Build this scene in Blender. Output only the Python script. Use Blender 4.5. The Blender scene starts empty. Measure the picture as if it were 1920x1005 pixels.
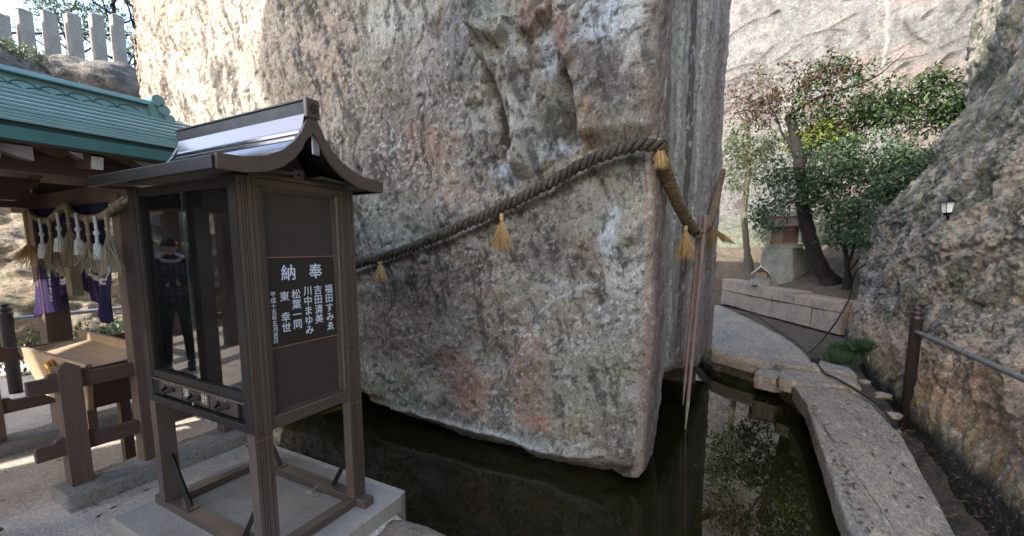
import bpy, bmesh, math, random
import numpy as np
from mathutils import Vector, Matrix
random.seed(7); RNG = np.random.default_rng(7)
sc = bpy.context.scene
C = sc.collection
PI = math.pi

# ------------------------------------------------------------------ camera
CAMH = 1.6; FPX = 804.0
TH = math.atan(97/804.); YAW = math.radians(28.2)
cam_d = bpy.data.cameras.new('camera'); cam = bpy.data.objects.new('camera', cam_d); C.objects.link(cam)
cam.location = (0, 0, CAMH)
cam.rotation_euler = (PI/2 - TH, 0, YAW)
cam_d.sensor_width = 36; cam_d.lens = 36*FPX/1920; cam_d.shift_y = 57.5/1920
cam_d.clip_start = 0.05; cam_d.clip_end = 500
sc.camera = cam
# ------------------------------------------------------------------ light
SUN = Vector((-0.31, -0.80, 0.50)).normalized()
el = math.asin(SUN.z); az = math.atan2(SUN.x, SUN.y)
w = bpy.data.worlds.new('World'); sc.world = w; w.use_nodes = True
nt = w.node_tree; bg = nt.nodes['Background']
sky = nt.nodes.new('ShaderNodeTexSky'); sky.sky_type = 'NISHITA'; sky.sun_disc = False
sky.sun_elevation = el; sky.sun_rotation = az; sky.air_density = 1.0; sky.dust_density = 2.0
nt.links.new(sky.outputs[0], bg.inputs[0]); bg.inputs[1].default_value = 0.15
sd = bpy.data.lights.new('sun', 'SUN'); sd.energy = 2.0; sd.angle = math.radians(0.6); sd.color = (1, .95, .87)
so = bpy.data.objects.new('sun', sd); C.objects.link(so)
so.rotation_euler = SUN.to_track_quat('Z', 'Y').to_euler(); so.location = (-6, -10, 14)
sc.view_settings.view_transform = 'Standard'; sc.view_settings.look = 'None'
sc.view_settings.gamma = 1; sc.view_settings.exposure = 2.45
sc.view_settings.use_curve_mapping = False
sc.render.engine = 'CYCLES'
sc.cycles.max_bounces = 6; sc.cycles.diffuse_bounces = 4; sc.cycles.use_denoising = True

# ------------------------------------------------------------------ measuring
FW = np.array([-math.sin(YAW)*math.cos(TH), math.cos(YAW)*math.cos(TH), -math.sin(TH)])
RT = np.array([math.cos(YAW), math.sin(YAW), 0.]); UP = np.cross(RT, FW)
def at(ax, c, px, py):
    """place in the world where the line of sight measured in the photo meets the plane axis=c"""
    d = FW + RT*(px-960)/FPX + UP*(560-py)/FPX
    o = np.array([0, 0, CAMH]); i = 'xyz'.index(ax)
    return o + d*((c-o[i])/d[i])

# ------------------------------------------------------------------ noise
_g = np.random.default_rng(11)
_perm = np.concatenate([_g.permutation(256)]*3).astype(np.int32)
_grad = _g.normal(size=(256, 3)).astype(np.float32); _grad /= np.linalg.norm(_grad, axis=1)[:, None]
def pn(x, y, z):
    xi = np.floor(x).astype(np.int32); yi = np.floor(y).astype(np.int32); zi = np.floor(z).astype(np.int32)
    xf = (x-xi).astype(np.float32); yf = (y-yi).astype(np.float32); zf = (z-zi).astype(np.float32)
    u = xf*xf*xf*(xf*(xf*6-15)+10); v = yf*yf*yf*(yf*(yf*6-15)+10); w_ = zf*zf*zf*(zf*(zf*6-15)+10)
    xi &= 255; yi &= 255; zi &= 255
    out = 0
    for dx in (0, 1):
        wx = u if dx else 1-u
        for dy in (0, 1):
            wy = v if dy else 1-v
            for dz in (0, 1):
                wz = w_ if dz else 1-w_
                g = _grad[_perm[_perm[_perm[xi+dx]+yi+dy]+zi+dz]]
                out = out + wx*wy*wz*(g[..., 0]*(xf-dx)+g[..., 1]*(yf-dy)+g[..., 2]*(zf-dz))
    return out*1.6
def fbm(P, s, o=4, seed=0., st=(1, 1, 1), rough=.5, ridged=False):
    t = 0; a = 1; n = 0
    for k in range(o):
        f = s*2**k
        v = pn(P[..., 0]*f*st[0]+seed*7.3+k*3.1, P[..., 1]*f*st[1]+seed*3.7, P[..., 2]*f*st[2]+seed*5.9)
        if ridged: v = 1-2*np.abs(v)
        t = t+a*v; n += a; a *= rough
    return t/n
def ss(a, b, x):
    t = np.clip((x-a)/(b-a), 0, 1); return t*t*(3-2*t)
def mixc(a, b, t):
    return a*(1-t[..., None]) + np.array(b, dtype=np.float32)*t[..., None]
def sdist(X, Z, poly):
    """distance to a polyline, sign by side, and the along parameter"""
    best = np.full(X.shape, 1e9); sg = np.zeros(X.shape); al = np.zeros(X.shape)
    n = len(poly)-1
    for i in range(n):
        (ax, az_), (bx, bz) = poly[i], poly[i+1]
        dx, dz = bx-ax, bz-az_; L2 = dx*dx+dz*dz
        t = np.clip(((X-ax)*dx+(Z-az_)*dz)/L2, 0, 1)
        ex = X-(ax+t*dx); ez = Z-(az_+t*dz); d = np.hypot(ex, ez)
        m = d < best
        best = np.where(m, d, best); sg = np.where(m, np.sign(dx*(Z-az_)-dz*(X-ax)), sg)
        al = np.where(m, (i+t)/n, al)
    return best, sg, al

def blocky(P, s, seed, st=(1, 1, 1)):
    q = fbm(P, s, 3, seed, st=st)*6; f = q-np.floor(q); return (np.floor(q)+ss(.4, .6, f))/6

# ------------------------------------------------------------------ object helpers
def link(o, parent=None):
    C.objects.link(o)
    if parent is not None: o.parent = parent
    return o
def tag(o, label=None, cat=None, group=None, kind=None):
    if label: o['label'] = label
    if cat: o['category'] = cat
    if group: o['group'] = group
    if kind: o['kind'] = kind
    return o
def empty(name, loc=(0, 0, 0), rz=0, **k):
    o = bpy.data.objects.new(name, None); C.objects.link(o); o.location = loc; o.rotation_euler = (0, 0, rz)
    o.empty_display_size = .1
    return tag(o, **k)
def copy_tree(o, parent=None):
    c = o.copy(); C.objects.link(c); c.parent = parent
    for ch in list(o.children): copy_tree(ch, c)
    return c
class MB:
    def __init__(s): s.v = []; s.f = []; s.sm = []
    def add(s, vs, fs, smooth=False):
        b = len(s.v); s.v += [tuple(map(float, v)) for v in vs]
        s.f += [tuple(b+i for i in f) for f in fs]; s.sm += [smooth]*len(fs); return s
    def box(s, x0, x1, y0, y1, z0, z1, j=0):
        r = (lambda: random.uniform(-j, j)) if j else (lambda: 0)
        vs = [(x+r(), y+r(), z+r()) for z in (z0, z1) for y in (y0, y1) for x in (x0, x1)]
        return s.add(vs, [(0, 2, 3, 1), (4, 5, 7, 6), (0, 1, 5, 4), (2, 6, 7, 3), (0, 4, 6, 2), (1, 3, 7, 5)])
    def prism(s, poly, a0, a1, axis='z'):
        """poly of 2-D points extruded along axis; x->(y,z)  y->(x,z)  z->(x,y)"""
        def m(p, a): return {'x': (a, p[0], p[1]), 'y': (p[0], a, p[1]), 'z': (p[0], p[1], a)}[axis]
        n = len(poly); vs = [m(p, a0) for p in poly]+[m(p, a1) for p in poly]
        fs = [tuple(range(n)), tuple(range(2*n-1, n-1, -1))]+[(i, (i+1) % n, n+(i+1) % n, n+i) for i in range(n)]
        return s.add(vs, fs)
    def tube(s, pts, r, n=8, cap=True, smooth=True):
        pts = [Vector(p) for p in pts]; m = len(pts)
        rr = r if hasattr(r, '__len__') else [r]*m
        vs = []; up = None
        for i, p in enumerate(pts):
            t = (pts[min(i+1, m-1)]-pts[max(i-1, 0)])
            if t.length < 1e-9: t = Vector((0, 0, 1))
            t.normalize()
            if up is None:
                up = Vector((0, 0, 1)) if abs(t.z) < .9 else Vector((1, 0, 0))
            a = t.cross(up)
            if a.length < 1e-6: a = t.orthogonal()
            a.normalize(); b = a.cross(t).normalized(); up = b
            for k in range(n):
                an = 2*PI*k/n; vs.append(p+(a*math.cos(an)+b*math.sin(an))*rr[i])
        fs = [(i*n+k, i*n+(k+1) % n, (i+1)*n+(k+1) % n, (i+1)*n+k) for i in range(m-1) for k in range(n)]
        s.add(vs, fs, smooth)
        if cap:
            s.add([vs[k] for k in range(n)], [tuple(range(n-1, -1, -1))]); s.add([vs[(m-1)*n+k] for k in range(n)], [tuple(range(n))])
        return s
    def lathe(s, prof, c=(0, 0), n=16):
        vs = []; m = len(prof)
        for r, z in prof:
            for k in range(n): vs.append((c[0]+r*math.cos(2*PI*k/n), c[1]+r*math.sin(2*PI*k/n), z))
        fs = [(i*n+k, i*n+(k+1) % n, (i+1)*n+(k+1) % n, (i+1)*n+k) for i in range(m-1) for k in range(n)]
        fs.append(tuple(range(n-1, -1, -1))); fs.append(tuple((m-1)*n+k for k in range(n)))
        return s.add(vs, fs, True)
    def build(s, name, mat, parent=None, bevel=0, **k):
        me = bpy.data.meshes.new(name); me.from_pydata(s.v, [], s.f)
        me.polygons.foreach_set('use_smooth', s.sm)
        if bevel:
            bm = bmesh.new(); bm.from_mesh(me); bmesh.ops.remove_doubles(bm, verts=bm.verts, dist=1e-5)
            bmesh.ops.recalc_face_normals(bm, faces=bm.faces)
            es = [e for e in bm.edges if len(e.link_faces) == 2 and e.calc_face_angle(0) > .5]
            bmesh.ops.bevel(bm, geom=es, offset=bevel, segments=1, affect='EDGES', clamp_overlap=True)
            bm.to_mesh(me); bm.free()
        else:
            bm = bmesh.new(); bm.from_mesh(me); bmesh.ops.recalc_face_normals(bm, faces=bm.faces); bm.to_mesh(me); bm.free()
        me.materials.append(mat); me.update()
        o = bpy.data.objects.new(name, me); link(o, parent)
        return tag(o, **k)
def grid(name, P, mat, col=None, parent=None, wrap=False, **k):
    n, m = P.shape[:2]
    me = bpy.data.meshes.new(name)
    idx = np.arange(n*m).reshape(n, m)
    if wrap: idx = np.concatenate([idx, idx[:1]], 0)
    q = np.stack([idx[:-1, :-1], idx[1:, :-1], idx[1:, 1:], idx[:-1, 1:]], -1).reshape(-1, 4)
    nf = len(q)
    me.vertices.add(n*m); me.vertices.foreach_set('co', P.astype(np.float32).ravel())
    me.loops.add(nf*4); me.loops.foreach_set('vertex_index', q.astype(np.int32).ravel())
    me.polygons.add(nf); me.polygons.foreach_set('loop_start', np.arange(0, nf*4, 4, dtype=np.int32))
    me.polygons.foreach_set('loop_total', np.full(nf, 4, dtype=np.int32)) if False else None
    me.update(calc_edges=True); me.validate()
    me.polygons.foreach_set('use_smooth', np.ones(len(me.polygons), bool))
    if col is not None:
        a = me.color_attributes.new('Col', 'FLOAT_COLOR', 'POINT')
        c4 = np.ones((n*m, 4), np.float32); c4[:, :3] = np.clip(col.reshape(-1, 3), .004, .9); a.data.foreach_set('color', c4.ravel())
    me.materials.append(mat)
    o = bpy.data.objects.new(name, me); link(o, parent)
    return tag(o, **k)
def normals(P):
    du = np.gradient(P, axis=0); dv = np.gradient(P, axis=1)
    N = np.cross(du, dv); N /= np.linalg.norm(N, axis=-1)[..., None]+1e-9
    return N

# ------------------------------------------------------------------ materials
def newmat(name):
    m = bpy.data.materials.new(name); m.use_nodes = True
    t = m.node_tree; return m, t, t.nodes['Principled BSDF'], t.nodes.new, t.links.new
def mixnode(N, L, t, a, b, fac, mode='MIX'):
    x = N('ShaderNodeMix'); x.data_type = 'RGBA'; x.blend_type = mode
    for sck, v in ((0, fac), (6, a), (7, b)):
        if hasattr(v, 'links') or isinstance(v, bpy.types.NodeSocket): L(v, x.inputs[sck])
        elif sck == 0: x.inputs[0].default_value = v
        else: x.inputs[sck].default_value = (*v, 1)
    return x.outputs[2]
def ramp(N, L, src, a, b, va=0., vb=1.):
    r = N('ShaderNodeMapRange'); r.inputs[1].default_value = a; r.inputs[2].default_value = b
    r.inputs[3].default_value = va; r.inputs[4].default_value = vb; L(src, r.inputs[0]); return r.outputs[0]
def noise(N, L, co, s, d=6, r=.6, dist=0):
    n = N('ShaderNodeTexNoise'); n.inputs['Scale'].default_value = s; n.inputs['Detail'].default_value = d
    n.inputs['Roughness'].default_value = r; n.inputs['Distortion'].default_value = dist; L(co, n.inputs['Vector']); return n.outputs['Fac']
def coords(N, L, sc_=(1, 1, 1), rot=(0, 0, 0)):
    tc = N('ShaderNodeTexCoord'); mp = N('ShaderNodeMapping'); mp.inputs['Scale'].default_value = sc_; mp.inputs['Rotation'].default_value = rot
    L(tc.outputs['Object'], mp.inputs['Vector']); return mp.outputs[0]
def rockmat(name, base=None, spk=(.55, .56, .52), dark=(.04, .035, .03), fs=26, st=(1, 1, 1), rot=(0, 0, 0), bump=.02, spa=.45, rough=.9, da=.7):
    m, t, B, N, L = newmat(name)
    co = coords(N, L, st, rot)
    if base is None:
        a = N('ShaderNodeAttribute'); a.attribute_name = 'Col'; c = a.outputs['Color']
    else:
        c = mixnode(N, L, t, base[0], base[1], ramp(N, L, noise(N, L, co, 3.1, 8, .65), .35, .65))
    n1 = noise(N, L, co, fs, 8, .72)
    c = mixnode(N, L, t, c, dark, ramp(N, L, n1, .46, .37, 0, da))
    n2 = noise(N, L, co, fs*1.7, 6, .7, .4)
    lt = N('ShaderNodeMix'); lt.data_type = 'RGBA'; lt.blend_type = 'MULTIPLY'; lt.inputs[0].default_value = 1; L(c, lt.inputs[6]); lt.inputs[7].default_value = (2.1, 2.1, 2.1, 1)
    spx = mixnode(N, L, t, lt.outputs[2], spk, .35)
    c = mixnode(N, L, t, c, spx, ramp(N, L, n2, .55, .60, 0, spa))
    n4 = noise(N, L, co, fs*5, 4, .7)
    c = mixnode(N, L, t, c, (1, 1, 1), 1.0, 'MULTIPLY') if False else c
    g = N('ShaderNodeMix'); g.data_type = 'RGBA'; g.blend_type = 'MULTIPLY'; g.inputs[0].default_value = 1
    L(c, g.inputs[6]); v = ramp(N, L, n4, .3, .7, .55, 1.45)
    cc = N('ShaderNodeCombineColor'); [L(v, cc.inputs[i]) for i in range(3)]; L(cc.outputs[0], g.inputs[7])
    L(g.outputs[2], B.inputs['Base Color']); B.inputs['Roughness'].default_value = rough
    B.inputs['Specular IOR Level'].default_value = .25
    bp = N('ShaderNodeBump'); bp.inputs['Distance'].default_value = bump; bp.inputs['Strength'].default_value = 1
    ad = N('ShaderNodeMath'); ad.operation = 'MULTIPLY_ADD'; L(noise(N, L, co, fs*2.5, 8, .75), ad.inputs[0]); ad.inputs[1].default_value = .5; L(n1, ad.inputs[2])
    L(ad.outputs[0], bp.inputs['Height']); L(bp.outputs[0], B.inputs['Normal'])
    return m
def woodmat(name, c1, c2, grain='z', rough=.6, sc_=1., spec=.4, wear=None):
    m, t, B, N, L = newmat(name)
    s = {'x': (1.2, 30, 30), 'y': (30, 1.2, 30), 'z': (30, 30, 1.2)}[grain]
    co = coords(N, L, tuple(v*sc_ for v in s)); n = noise(N, L, co, 1.6, 6, .65, .6)
    c = mixnode(N, L, t, c1, c2, ramp(N, L, n, .3, .7))
    co2 = coords(N, L); n2 = noise(N, L, co2, 4, 5, .6)
    c = mixnode(N, L, t, c, tuple(v*.6 for v in c1), ramp(N, L, n2, .5, .75, 0, .6))
    if wear: c = mixnode(N, L, t, c, wear, ramp(N, L, noise(N, L, co2, 18, 8, .7), .62, .72, 0, .7))
    L(c, B.inputs['Base Color']); B.inputs['Roughness'].default_value = rough; B.inputs['Specular IOR Level'].default_value = spec
    bp = N('ShaderNodeBump'); bp.inputs['Distance'].default_value = .002; bp.inputs['Strength'].default_value = .6; L(n, bp.inputs['Height']); L(bp.outputs[0], B.inputs['Normal'])
    return m
def plain(name, c, rough=.5, metal=0., var=.25, s=12, spec=.5, bump=0., c2=None):
    m, t, B, N, L = newmat(name)
    co = coords(N, L); n = noise(N, L, co, s, 6, .65)
    c2 = c2 or tuple(v*(1-var*2) for v in c)
    cc = mixnode(N, L, t, c, c2, ramp(N, L, n, .4, .75))
    L(cc, B.inputs['Base Color']); B.inputs['Metallic'].default_value = metal
    L(ramp(N, L, n, .3, .7, max(rough-.08, .02), rough+.1), B.inputs['Roughness']); B.inputs['Specular IOR Level'].default_value = spec
    if bump:
        bp = N('ShaderNodeBump'); bp.inputs['Distance'].default_value = bump; L(noise(N, L, co, s*4, 6, .7), bp.inputs['Height']); L(bp.outputs[0], B.inputs['Normal'])
    return m
M = {}
M['mega'] = rockmat('megalith_stone', spk=(.44, .44, .41), st=(1, 1, .7), rot=(0, math.radians(14), 0), fs=26, bump=.032, da=.65, spa=.45)
M['cliff'] = rockmat('cliff_stone', spk=(.36,.35,.32), fs=9, bump=.06, spa=.35, da=.6)
M['cliffnear'] = rockmat('lichen_cliff_stone', fs=17, bump=.03, spa=.4, da=.6)
M['slab'] = rockmat('path_stone', base=((.34, .275, .20), (.21, .19, .165)), spk=(.42, .37, .29), fs=13, st=(1, .4, 1), rot=(0, 0, .9), bump=.02, spa=.5, da=.35)
M['kerb'] = rockmat('dressed_granite', base=((.29, .27, .235), (.20, .19, .165)), spk=(.42, .41, .37), fs=45, bump=.008, spa=.5, da=.5)
M['block'] = rockmat('tuff_block', base=((.33, .26, .20), (.22, .19, .16)), spk=(.42, .34, .2), fs=16, bump=.02, spa=.4, da=.5)
M['blueblock'] = rockmat('lichened_block', base=((.27, .28, .25), (.17, .175, .155)), spk=(.42, .44, .40), fs=24, bump=.012, spa=.6, da=.55)
M['soil'] = rockmat('bank_soil', base=((.13, .10, .07), (.07, .058, .042)), spk=(.2, .16, .1), fs=14, bump=.03, spa=.5, da=.6)
M['paving'] = rockmat('paving_concrete', base=((.56, .485, .41), (.42, .365, .31)), spk=(.58, .50, .42), fs=16, bump=.006, spa=.35, da=.2)
M['plinth'] = rockmat('exposed_aggregate', base=((.36, .335, .30), (.27, .245, .21)), spk=(.52, .5, .47), fs=70, bump=.003, spa=.6, da=.3)
M['pondrock'] = rockmat('pond_stone', base=((.10, .08, .06), (.05, .045, .035)), spk=(.2, .18, .15), fs=10, bump=.03, spa=.3, da=.5)
M['wood'] = woodmat('brown_timber', (.115, .072, .056), (.075, .046, .036), 'y', .62)
M['woodx'] = woodmat('brown_timber_across', (.115, .072, .056), (.075, .046, .036), 'x', .62)
M['post'] = woodmat('brown_timber_post', (.15, .098, .075), (.09, .06, .048), 'z', .6)
M['paleend'] = plain('white_painted_end', (.62, .63, .6), .6, var=.1)
M['pale'] = woodmat('pale_cypress', (.50, .36, .235), (.40, .28, .18), 'x', .5, .7)
M['paneedge'] = plain('greenish_glass_edge', (.10, .13, .12), .3, 0, .1)
M['mini'] = woodmat('weathered_pale_board', (.24, .20, .15), (.17, .14, .10), 'x', .7)
M['bronze'] = plain('bronze_anodised', (.125, .096, .077), .34, .25, .08, 5)
M['bronzedk'] = plain('dark_bronze_reflection', (.014, .012, .012), .42, .0, .08, 5, .35)
M['plaque'] = plain('near_black_plaque', (.032, .026, .023), .34, 0, .08, 9)
M['brace'] = plain('dull_dark_brace', (.03, .025, .022), .65, 0, .1, 10, .2)
M['panel'] = plain('dark_panel', (.060, .047, .040), .34, 0, .12, 9)
M['rooftin'] = plain('glossy_bronze_sheet', (.22, .19, .19), .12, .85, .05, 3)
M['gold'] = plain('gilt_metal', (.75, .45, .12), .35, .9, .2, 40)
M['copperline'] = plain('copper_line', (.42, .24, .16), .4, .4, .1)
M['letter'] = plain('white_lettering', (.66, .73, .8), .6, 0, .02)
M['lettergold'] = plain('cream_lettering', (.62, .58, .45), .5, 0, .05)
M['iron'] = plain('black_iron', (.02, .02, .02), .4, .6, .2)
M['steel'] = plain('galvanised_pipe', (.42, .44, .46), .35, .6, .15, 20)
M['oldsteel'] = plain('weathered_grey_pipe', (.17, .18, .17), .5, .2, .3, 25)
M['railpost'] = plain('brown_painted_steel', (.055, .042, .04), .4, .2, .25, 25)
M['green'] = plain('verdigris_copper_sheet', (.235, .36, .335), .36, .15, .12, 6, c2=(.18, .29, .27))
M['shadowline'] = plain('shadow_line_sheet', (.02, .06, .055), .7, 0, .1)
M['greendk'] = plain('dark_verdigris_sheet', (.06, .17, .155), .5, .1, .15, 6)
M['rope'] = rockmat('weathered_straw_rope', base=((.085, .074, .057), (.038, .032, .026)), spk=(.38, .33, .26), fs=38, bump=.01, spa=.6, da=.6)
M['ropebr'] = rockmat('brown_straw_rope', base=((.19, .135, .08), (.085, .06, .04)), spk=(.36, .27, .16), fs=60, bump=.006, spa=.6, da=.5)
M['straw'] = plain('golden_straw', (.62, .42, .17), .7, 0, .3, 60, c2=(.30, .19, .07))
def strawmat(name, c, c2):
    m, t, B, N, L = newmat(name); g = N('ShaderNodeNewGeometry'); L(mixnode(N, L, t, c, c2, ramp(N, L, g.outputs['Random Per Island'], 0, 1)), B.inputs['Base Color']); B.inputs['Roughness'].default_value = .7; return m
M['straw'] = strawmat('golden_straw_strands', (.66, .46, .20), (.26, .16, .06))
M['strawold_x'] = plain('dull_straw', (.36, .29, .18), .75, 0, .3, 60)
M['strawold'] = strawmat('dull_straw_strands', (.36, .30, .19), (.15, .12, .075))
M['purple'] = plain('purple_cloth', (.16, .09, .30), .85, 0, .2, 8, .1)
M['navy'] = plain('navy_cloth', (.03, .03, .07), .85, 0, .2, 8, .1)
M['white'] = plain('white_silk', (.72, .74, .76), .7, 0, .1, 40, .2)
M['pink'] = plain('faded_pink_cloth', (.5, .36, .33), .85, 0, .1, 8)
M['tagwood'] = plain('old_plywood', (.20, .16, .09), .7, 0, .2, 20)
M['pole'] = woodmat('weathered_pinkish_pole', (.27, .18, .165), (.18, .12, .11), 'z', .7)
M['poletip'] = plain('algae_pole', (.26, .27, .17), .7, 0, .2, 20)
M['bark'] = rockmat('dark_bark', base=((.022, .018, .015), (.012, .01, .009)), spk=(.05, .045, .035), fs=22, st=(1, 1, .3), bump=.012, spa=.4, da=.5)
M['barkpale'] = rockmat('pale_bark', base=((.13, .115, .08), (.08, .07, .05)), spk=(.2, .19, .14), fs=22, st=(1, 1, .3), bump=.008, spa=.4, da=.4)
def leafmat(name, c, c2, sp=.45, rough=.4):
    m, t, B, N, L = newmat(name)
    g = N('ShaderNodeNewGeometry'); co = coords(N, L)
    c_ = mixnode(N, L, t, c, c2, ramp(N, L, g.outputs['Random Per Island'], 0, 1))
    L(c_, B.inputs['Base Color']); B.inputs['Roughness'].default_value = rough; B.inputs['Specular IOR Level'].default_value = sp
    B.inputs['Subsurface Weight'].default_value = 0
    tr = N('ShaderNodeBsdfTranslucent'); L(c_, tr.inputs[0]); mx = N('ShaderNodeMixShader'); mx.inputs[0].default_value = .3
    L(B.outputs[0], mx.inputs[1]); L(tr.outputs[0], mx.inputs[2]); L(mx.outputs[0], t.nodes['Material Output'].inputs[0])
    return m
M['leaf'] = leafmat('green_leaf', (.030, .060, .020), (.075, .115, .04))
M['leafdk'] = leafmat('blue_green_leaf', (.034, .066, .032), (.09, .135, .07))
M['leafyl'] = leafmat('yellow_green_leaf', (.12, .16, .03), (.20, .23, .05))
M['leafrd'] = leafmat('russet_leaf', (.09, .045, .03), (.10, .075, .035))
M['leafpk'] = leafmat('pinkish_twig', (.20, .11, .10), (.15, .10, .08))
M['leafpl'] = leafmat('pale_leaf', (.10, .13, .06), (.17, .19, .10))
M['grass'] = leafmat('grass_blade', (.05, .11, .03), (.12, .19, .06))
# water
m, t, B, N, L = newmat('pond_water')
B.inputs['Base Color'].default_value = (.010, .0095, .0032, 1); B.inputs['Roughness'].default_value = .015; B.inputs['IOR'].default_value = 1.33
B.inputs['Specular IOR Level'].default_value = .75
bp = N('ShaderNodeBump'); bp.inputs['Distance'].default_value = .0015; bp.inputs['Strength'].default_value = .25; L(noise(N, L, coords(N, L), 3.5, 2, .5), bp.inputs['Height']); L(bp.outputs[0], B.inputs['Normal'])
M['water'] = m
# cabinet glass : a real thin pane, clear with mirror-like reflection
m, t, B, N, L = newmat('window_glass')
tr = N('ShaderNodeBsdfTransparent'); tr.inputs[0].default_value = (.86, .9, .88, 1)
gl = N('ShaderNodeBsdfGlossy'); gl.inputs['Roughness'].default_value = .01
fr = N('ShaderNodeFresnel'); fr.inputs[0].default_value = 2.3
mx = N('ShaderNodeMixShader'); L(fr.outputs[0], mx.inputs[0]); L(tr.outputs[0], mx.inputs[1]); L(gl.outputs[0], mx.inputs[2])
df = N('ShaderNodeBsdfDiffuse'); df.inputs[0].default_value = (.7, .75, .78, 1); m2 = N('ShaderNodeMixShader'); L(ramp(N, L, noise(N, L, coords(N, L), 5, 6, .7), .35, .75, .002, .014), m2.inputs[0]); L(mx.outputs[0], m2.inputs[1]); L(df.outputs[0], m2.inputs[2])
L(m2.outputs[0], t.nodes['Material Output'].inputs[0]); M['glass'] = m
m, t, B, N, L = newmat('frosted_lamp_glass'); B.inputs['Base Color'].default_value = (.75, .8, .85, 1); B.inputs['Roughness'].default_value = .3
M['lampglass'] = m

# ================================================================== THE MEGALITH
FY = 3.29
def fp(*pts): return [tuple(at('y', FY, *p)[[0, 2]]) for p in pts]
def megalith():
    cs = np.concatenate([np.linspace(-8.1, -4.6, 190, endpoint=False), np.linspace(-4.6, -.68, 350, endpoint=False)])
    out = [(x, FY+.0, 0., -1.) for x in cs]
    r = .09
    for k in range(9):
        a = -PI/2+k/8*PI/2
        out.append((-.69+r*math.cos(a), FY+r+r*math.sin(a), math.cos(a), math.sin(a)))
    ys = np.linspace(FY+r+.02, 7.4, 190)
    for y in ys:
        x = -.6+max(0, y-4.6)*.079
        out.append((x, y, 1., 0.))
    for k in range(1, 12):
        a = k/11*PI/2; out.append((-.5+.14*math.cos(a), 7.42+.14*math.sin(a), math.cos(a), math.sin(a)))
    for x in np.linspace(-.8, -7.9, 60): out.append((x, 7.56, 0., 1.))
    for k in range(1, 10):
        a = PI/2+k/9*PI/2; out.append((-7.9+.35*math.cos(a), 7.2+.35*math.sin(a), math.cos(a), math.sin(a)))
    for y in np.linspace(7.0, 3.8, 60): out.append((-8.25, y, -1., 0.))
    for k in range(1, 10):
        a = PI+k/9*PI/2*.99; out.append((-8.02+.23*math.cos(a), 3.52+.23*math.sin(a), math.cos(a), math.sin(a)))
    o = np.array(out); n = len(o)
    bx = fp((655, 745), (700, 772), (780, 802), (850, 832), (950, 857), (1000, 880), (1100, 895), (1190, 899))
    xs = [-8.3, -5, ]+[p[0] for p in bx]; zs = [-.12, -.1]+[p[1] for p in bx]
    zbF = np.interp(o[:, 0], xs, zs)
    zbS = np.interp(o[:, 1], [3.3, 3.5, 4.2, 4.36, 4.5, 5.2, 6.4, 7.5], [-.24, -.26, -.30, .0, .33, .2, -.02, -.08])
    side = (o[:, 0] > -.69) & (o[:, 1] > FY+.01)
    zb = np.where(side, zbS, zbF); zb = np.where(o[:, 1] > 7.45, -.1, zb)
    k = np.convolve(np.r_[zb[-4:], zb, zb[:4]], np.ones(5)/5, 'same')[4:-4]; zb = k
    _q = np.stack([o[:, 0], o[:, 1], o[:, 0]*0], -1); zb = zb+.022*fbm(_q, 5, 3)+.03*blocky(_q, 3.2, 5)-.015
    ZT = 5.9
    nr = 500
    tt = np.linspace(0, 1, nr)
    Z = zb[:, None]+(ZT-zb[:, None])*tt[None, :]
    X = np.repeat(o[:, 0:1], nr, 1); Y = np.repeat(o[:, 1:2], nr, 1)
    NX = np.repeat(o[:, 2:3], nr, 1); NY = np.repeat(o[:, 3:4], nr, 1)
    front = ss(-.05, -.9, NY)*(Y < 3.6)
    P = np.stack([X, Y, Z], -1)
    d = .085*fbm(P, .8, 3, 1)+.036*fbm(P, 2.6, 4, 2, rough=.6)+.011*fbm(P, 11, 3, 3, rough=.7)+.008*np.abs(fbm(P, 19, 3, 13, rough=.8))
    d += .02*ss(.35, .8, fbm(P, 3.2, 3, 4, ridged=True, st=(1, 1, .6)))*-1
    # flaked ledges: quantised noise gives small steps
    q = fbm(P, 1.7, 4, 5)*5; d += .022*(np.floor(q)+ss(.46, .54, q-np.floor(q)))*.5
    q = fbm(P, 4.3, 4, 6, st=(1, 1, .7), rough=.6)*4; d += .008*(np.floor(q)+ss(.46, .54, q-np.floor(q)))*.5
    ca = at('y', FY, 985, 170); cm = np.exp(-(((X-ca[0])/.75)**2+((Z-ca[2])/.95)**2)**2)
    q = fbm(P, 3.1, 4, 7, st=(1.5, 1, .6), rough=.6)*4; d += .05*cm*(np.floor(q)+ss(.46, .54, q-np.floor(q)))*.5
    H = h = np.zeros_like(X)
    def step(poly, amp, sharp, fall, along=None, sgn=1):
        ds, sg, al = sdist(X, Z, poly)
        wob = .02*fbm(P, 6, 3, 9)
        sd_ = ds*sg*sgn+wob
        t = ss(-sharp, sharp, sd_)*np.exp(-np.maximum(sd_, 0)/fall)
        e = ss(0, .12, al)*ss(1, .88, al)
        return amp*t*e*front
    def bump(poly, amp, wdt):
        ds, sg, al = sdist(X, Z, poly); ds = ds+.03*fbm(P, 5, 3, 8)
        return amp*np.exp(-(ds/wdt)**2)*ss(0, .1, al)*ss(1, .9, al)*front
    # big crevice with the lit rib to its right
    c1 = fp((900, -40), (905, 60), (911, 118), (930, 150), (947, 195), (960, 240), (968, 300), (962, 345))
    d += step(c1, .22, .02, .26)             # right of crevice stands proud
    d -= bump(fp((912, 110), (935, 165), (950, 205), (962, 250), (966, 300)), .20, .05)
    c2 = fp((1030, -30), (1048, 31), (1059, 94), (1072, 140), (1087, 176), (1092, 240), (1094, 285))
    d += step(c2, .21, .018, .45)            # right of recess stands proud
    d -= bump(fp((1062, 130), (1078, 185), (1080, 235), (1078, 280)), .12, .09)
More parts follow.
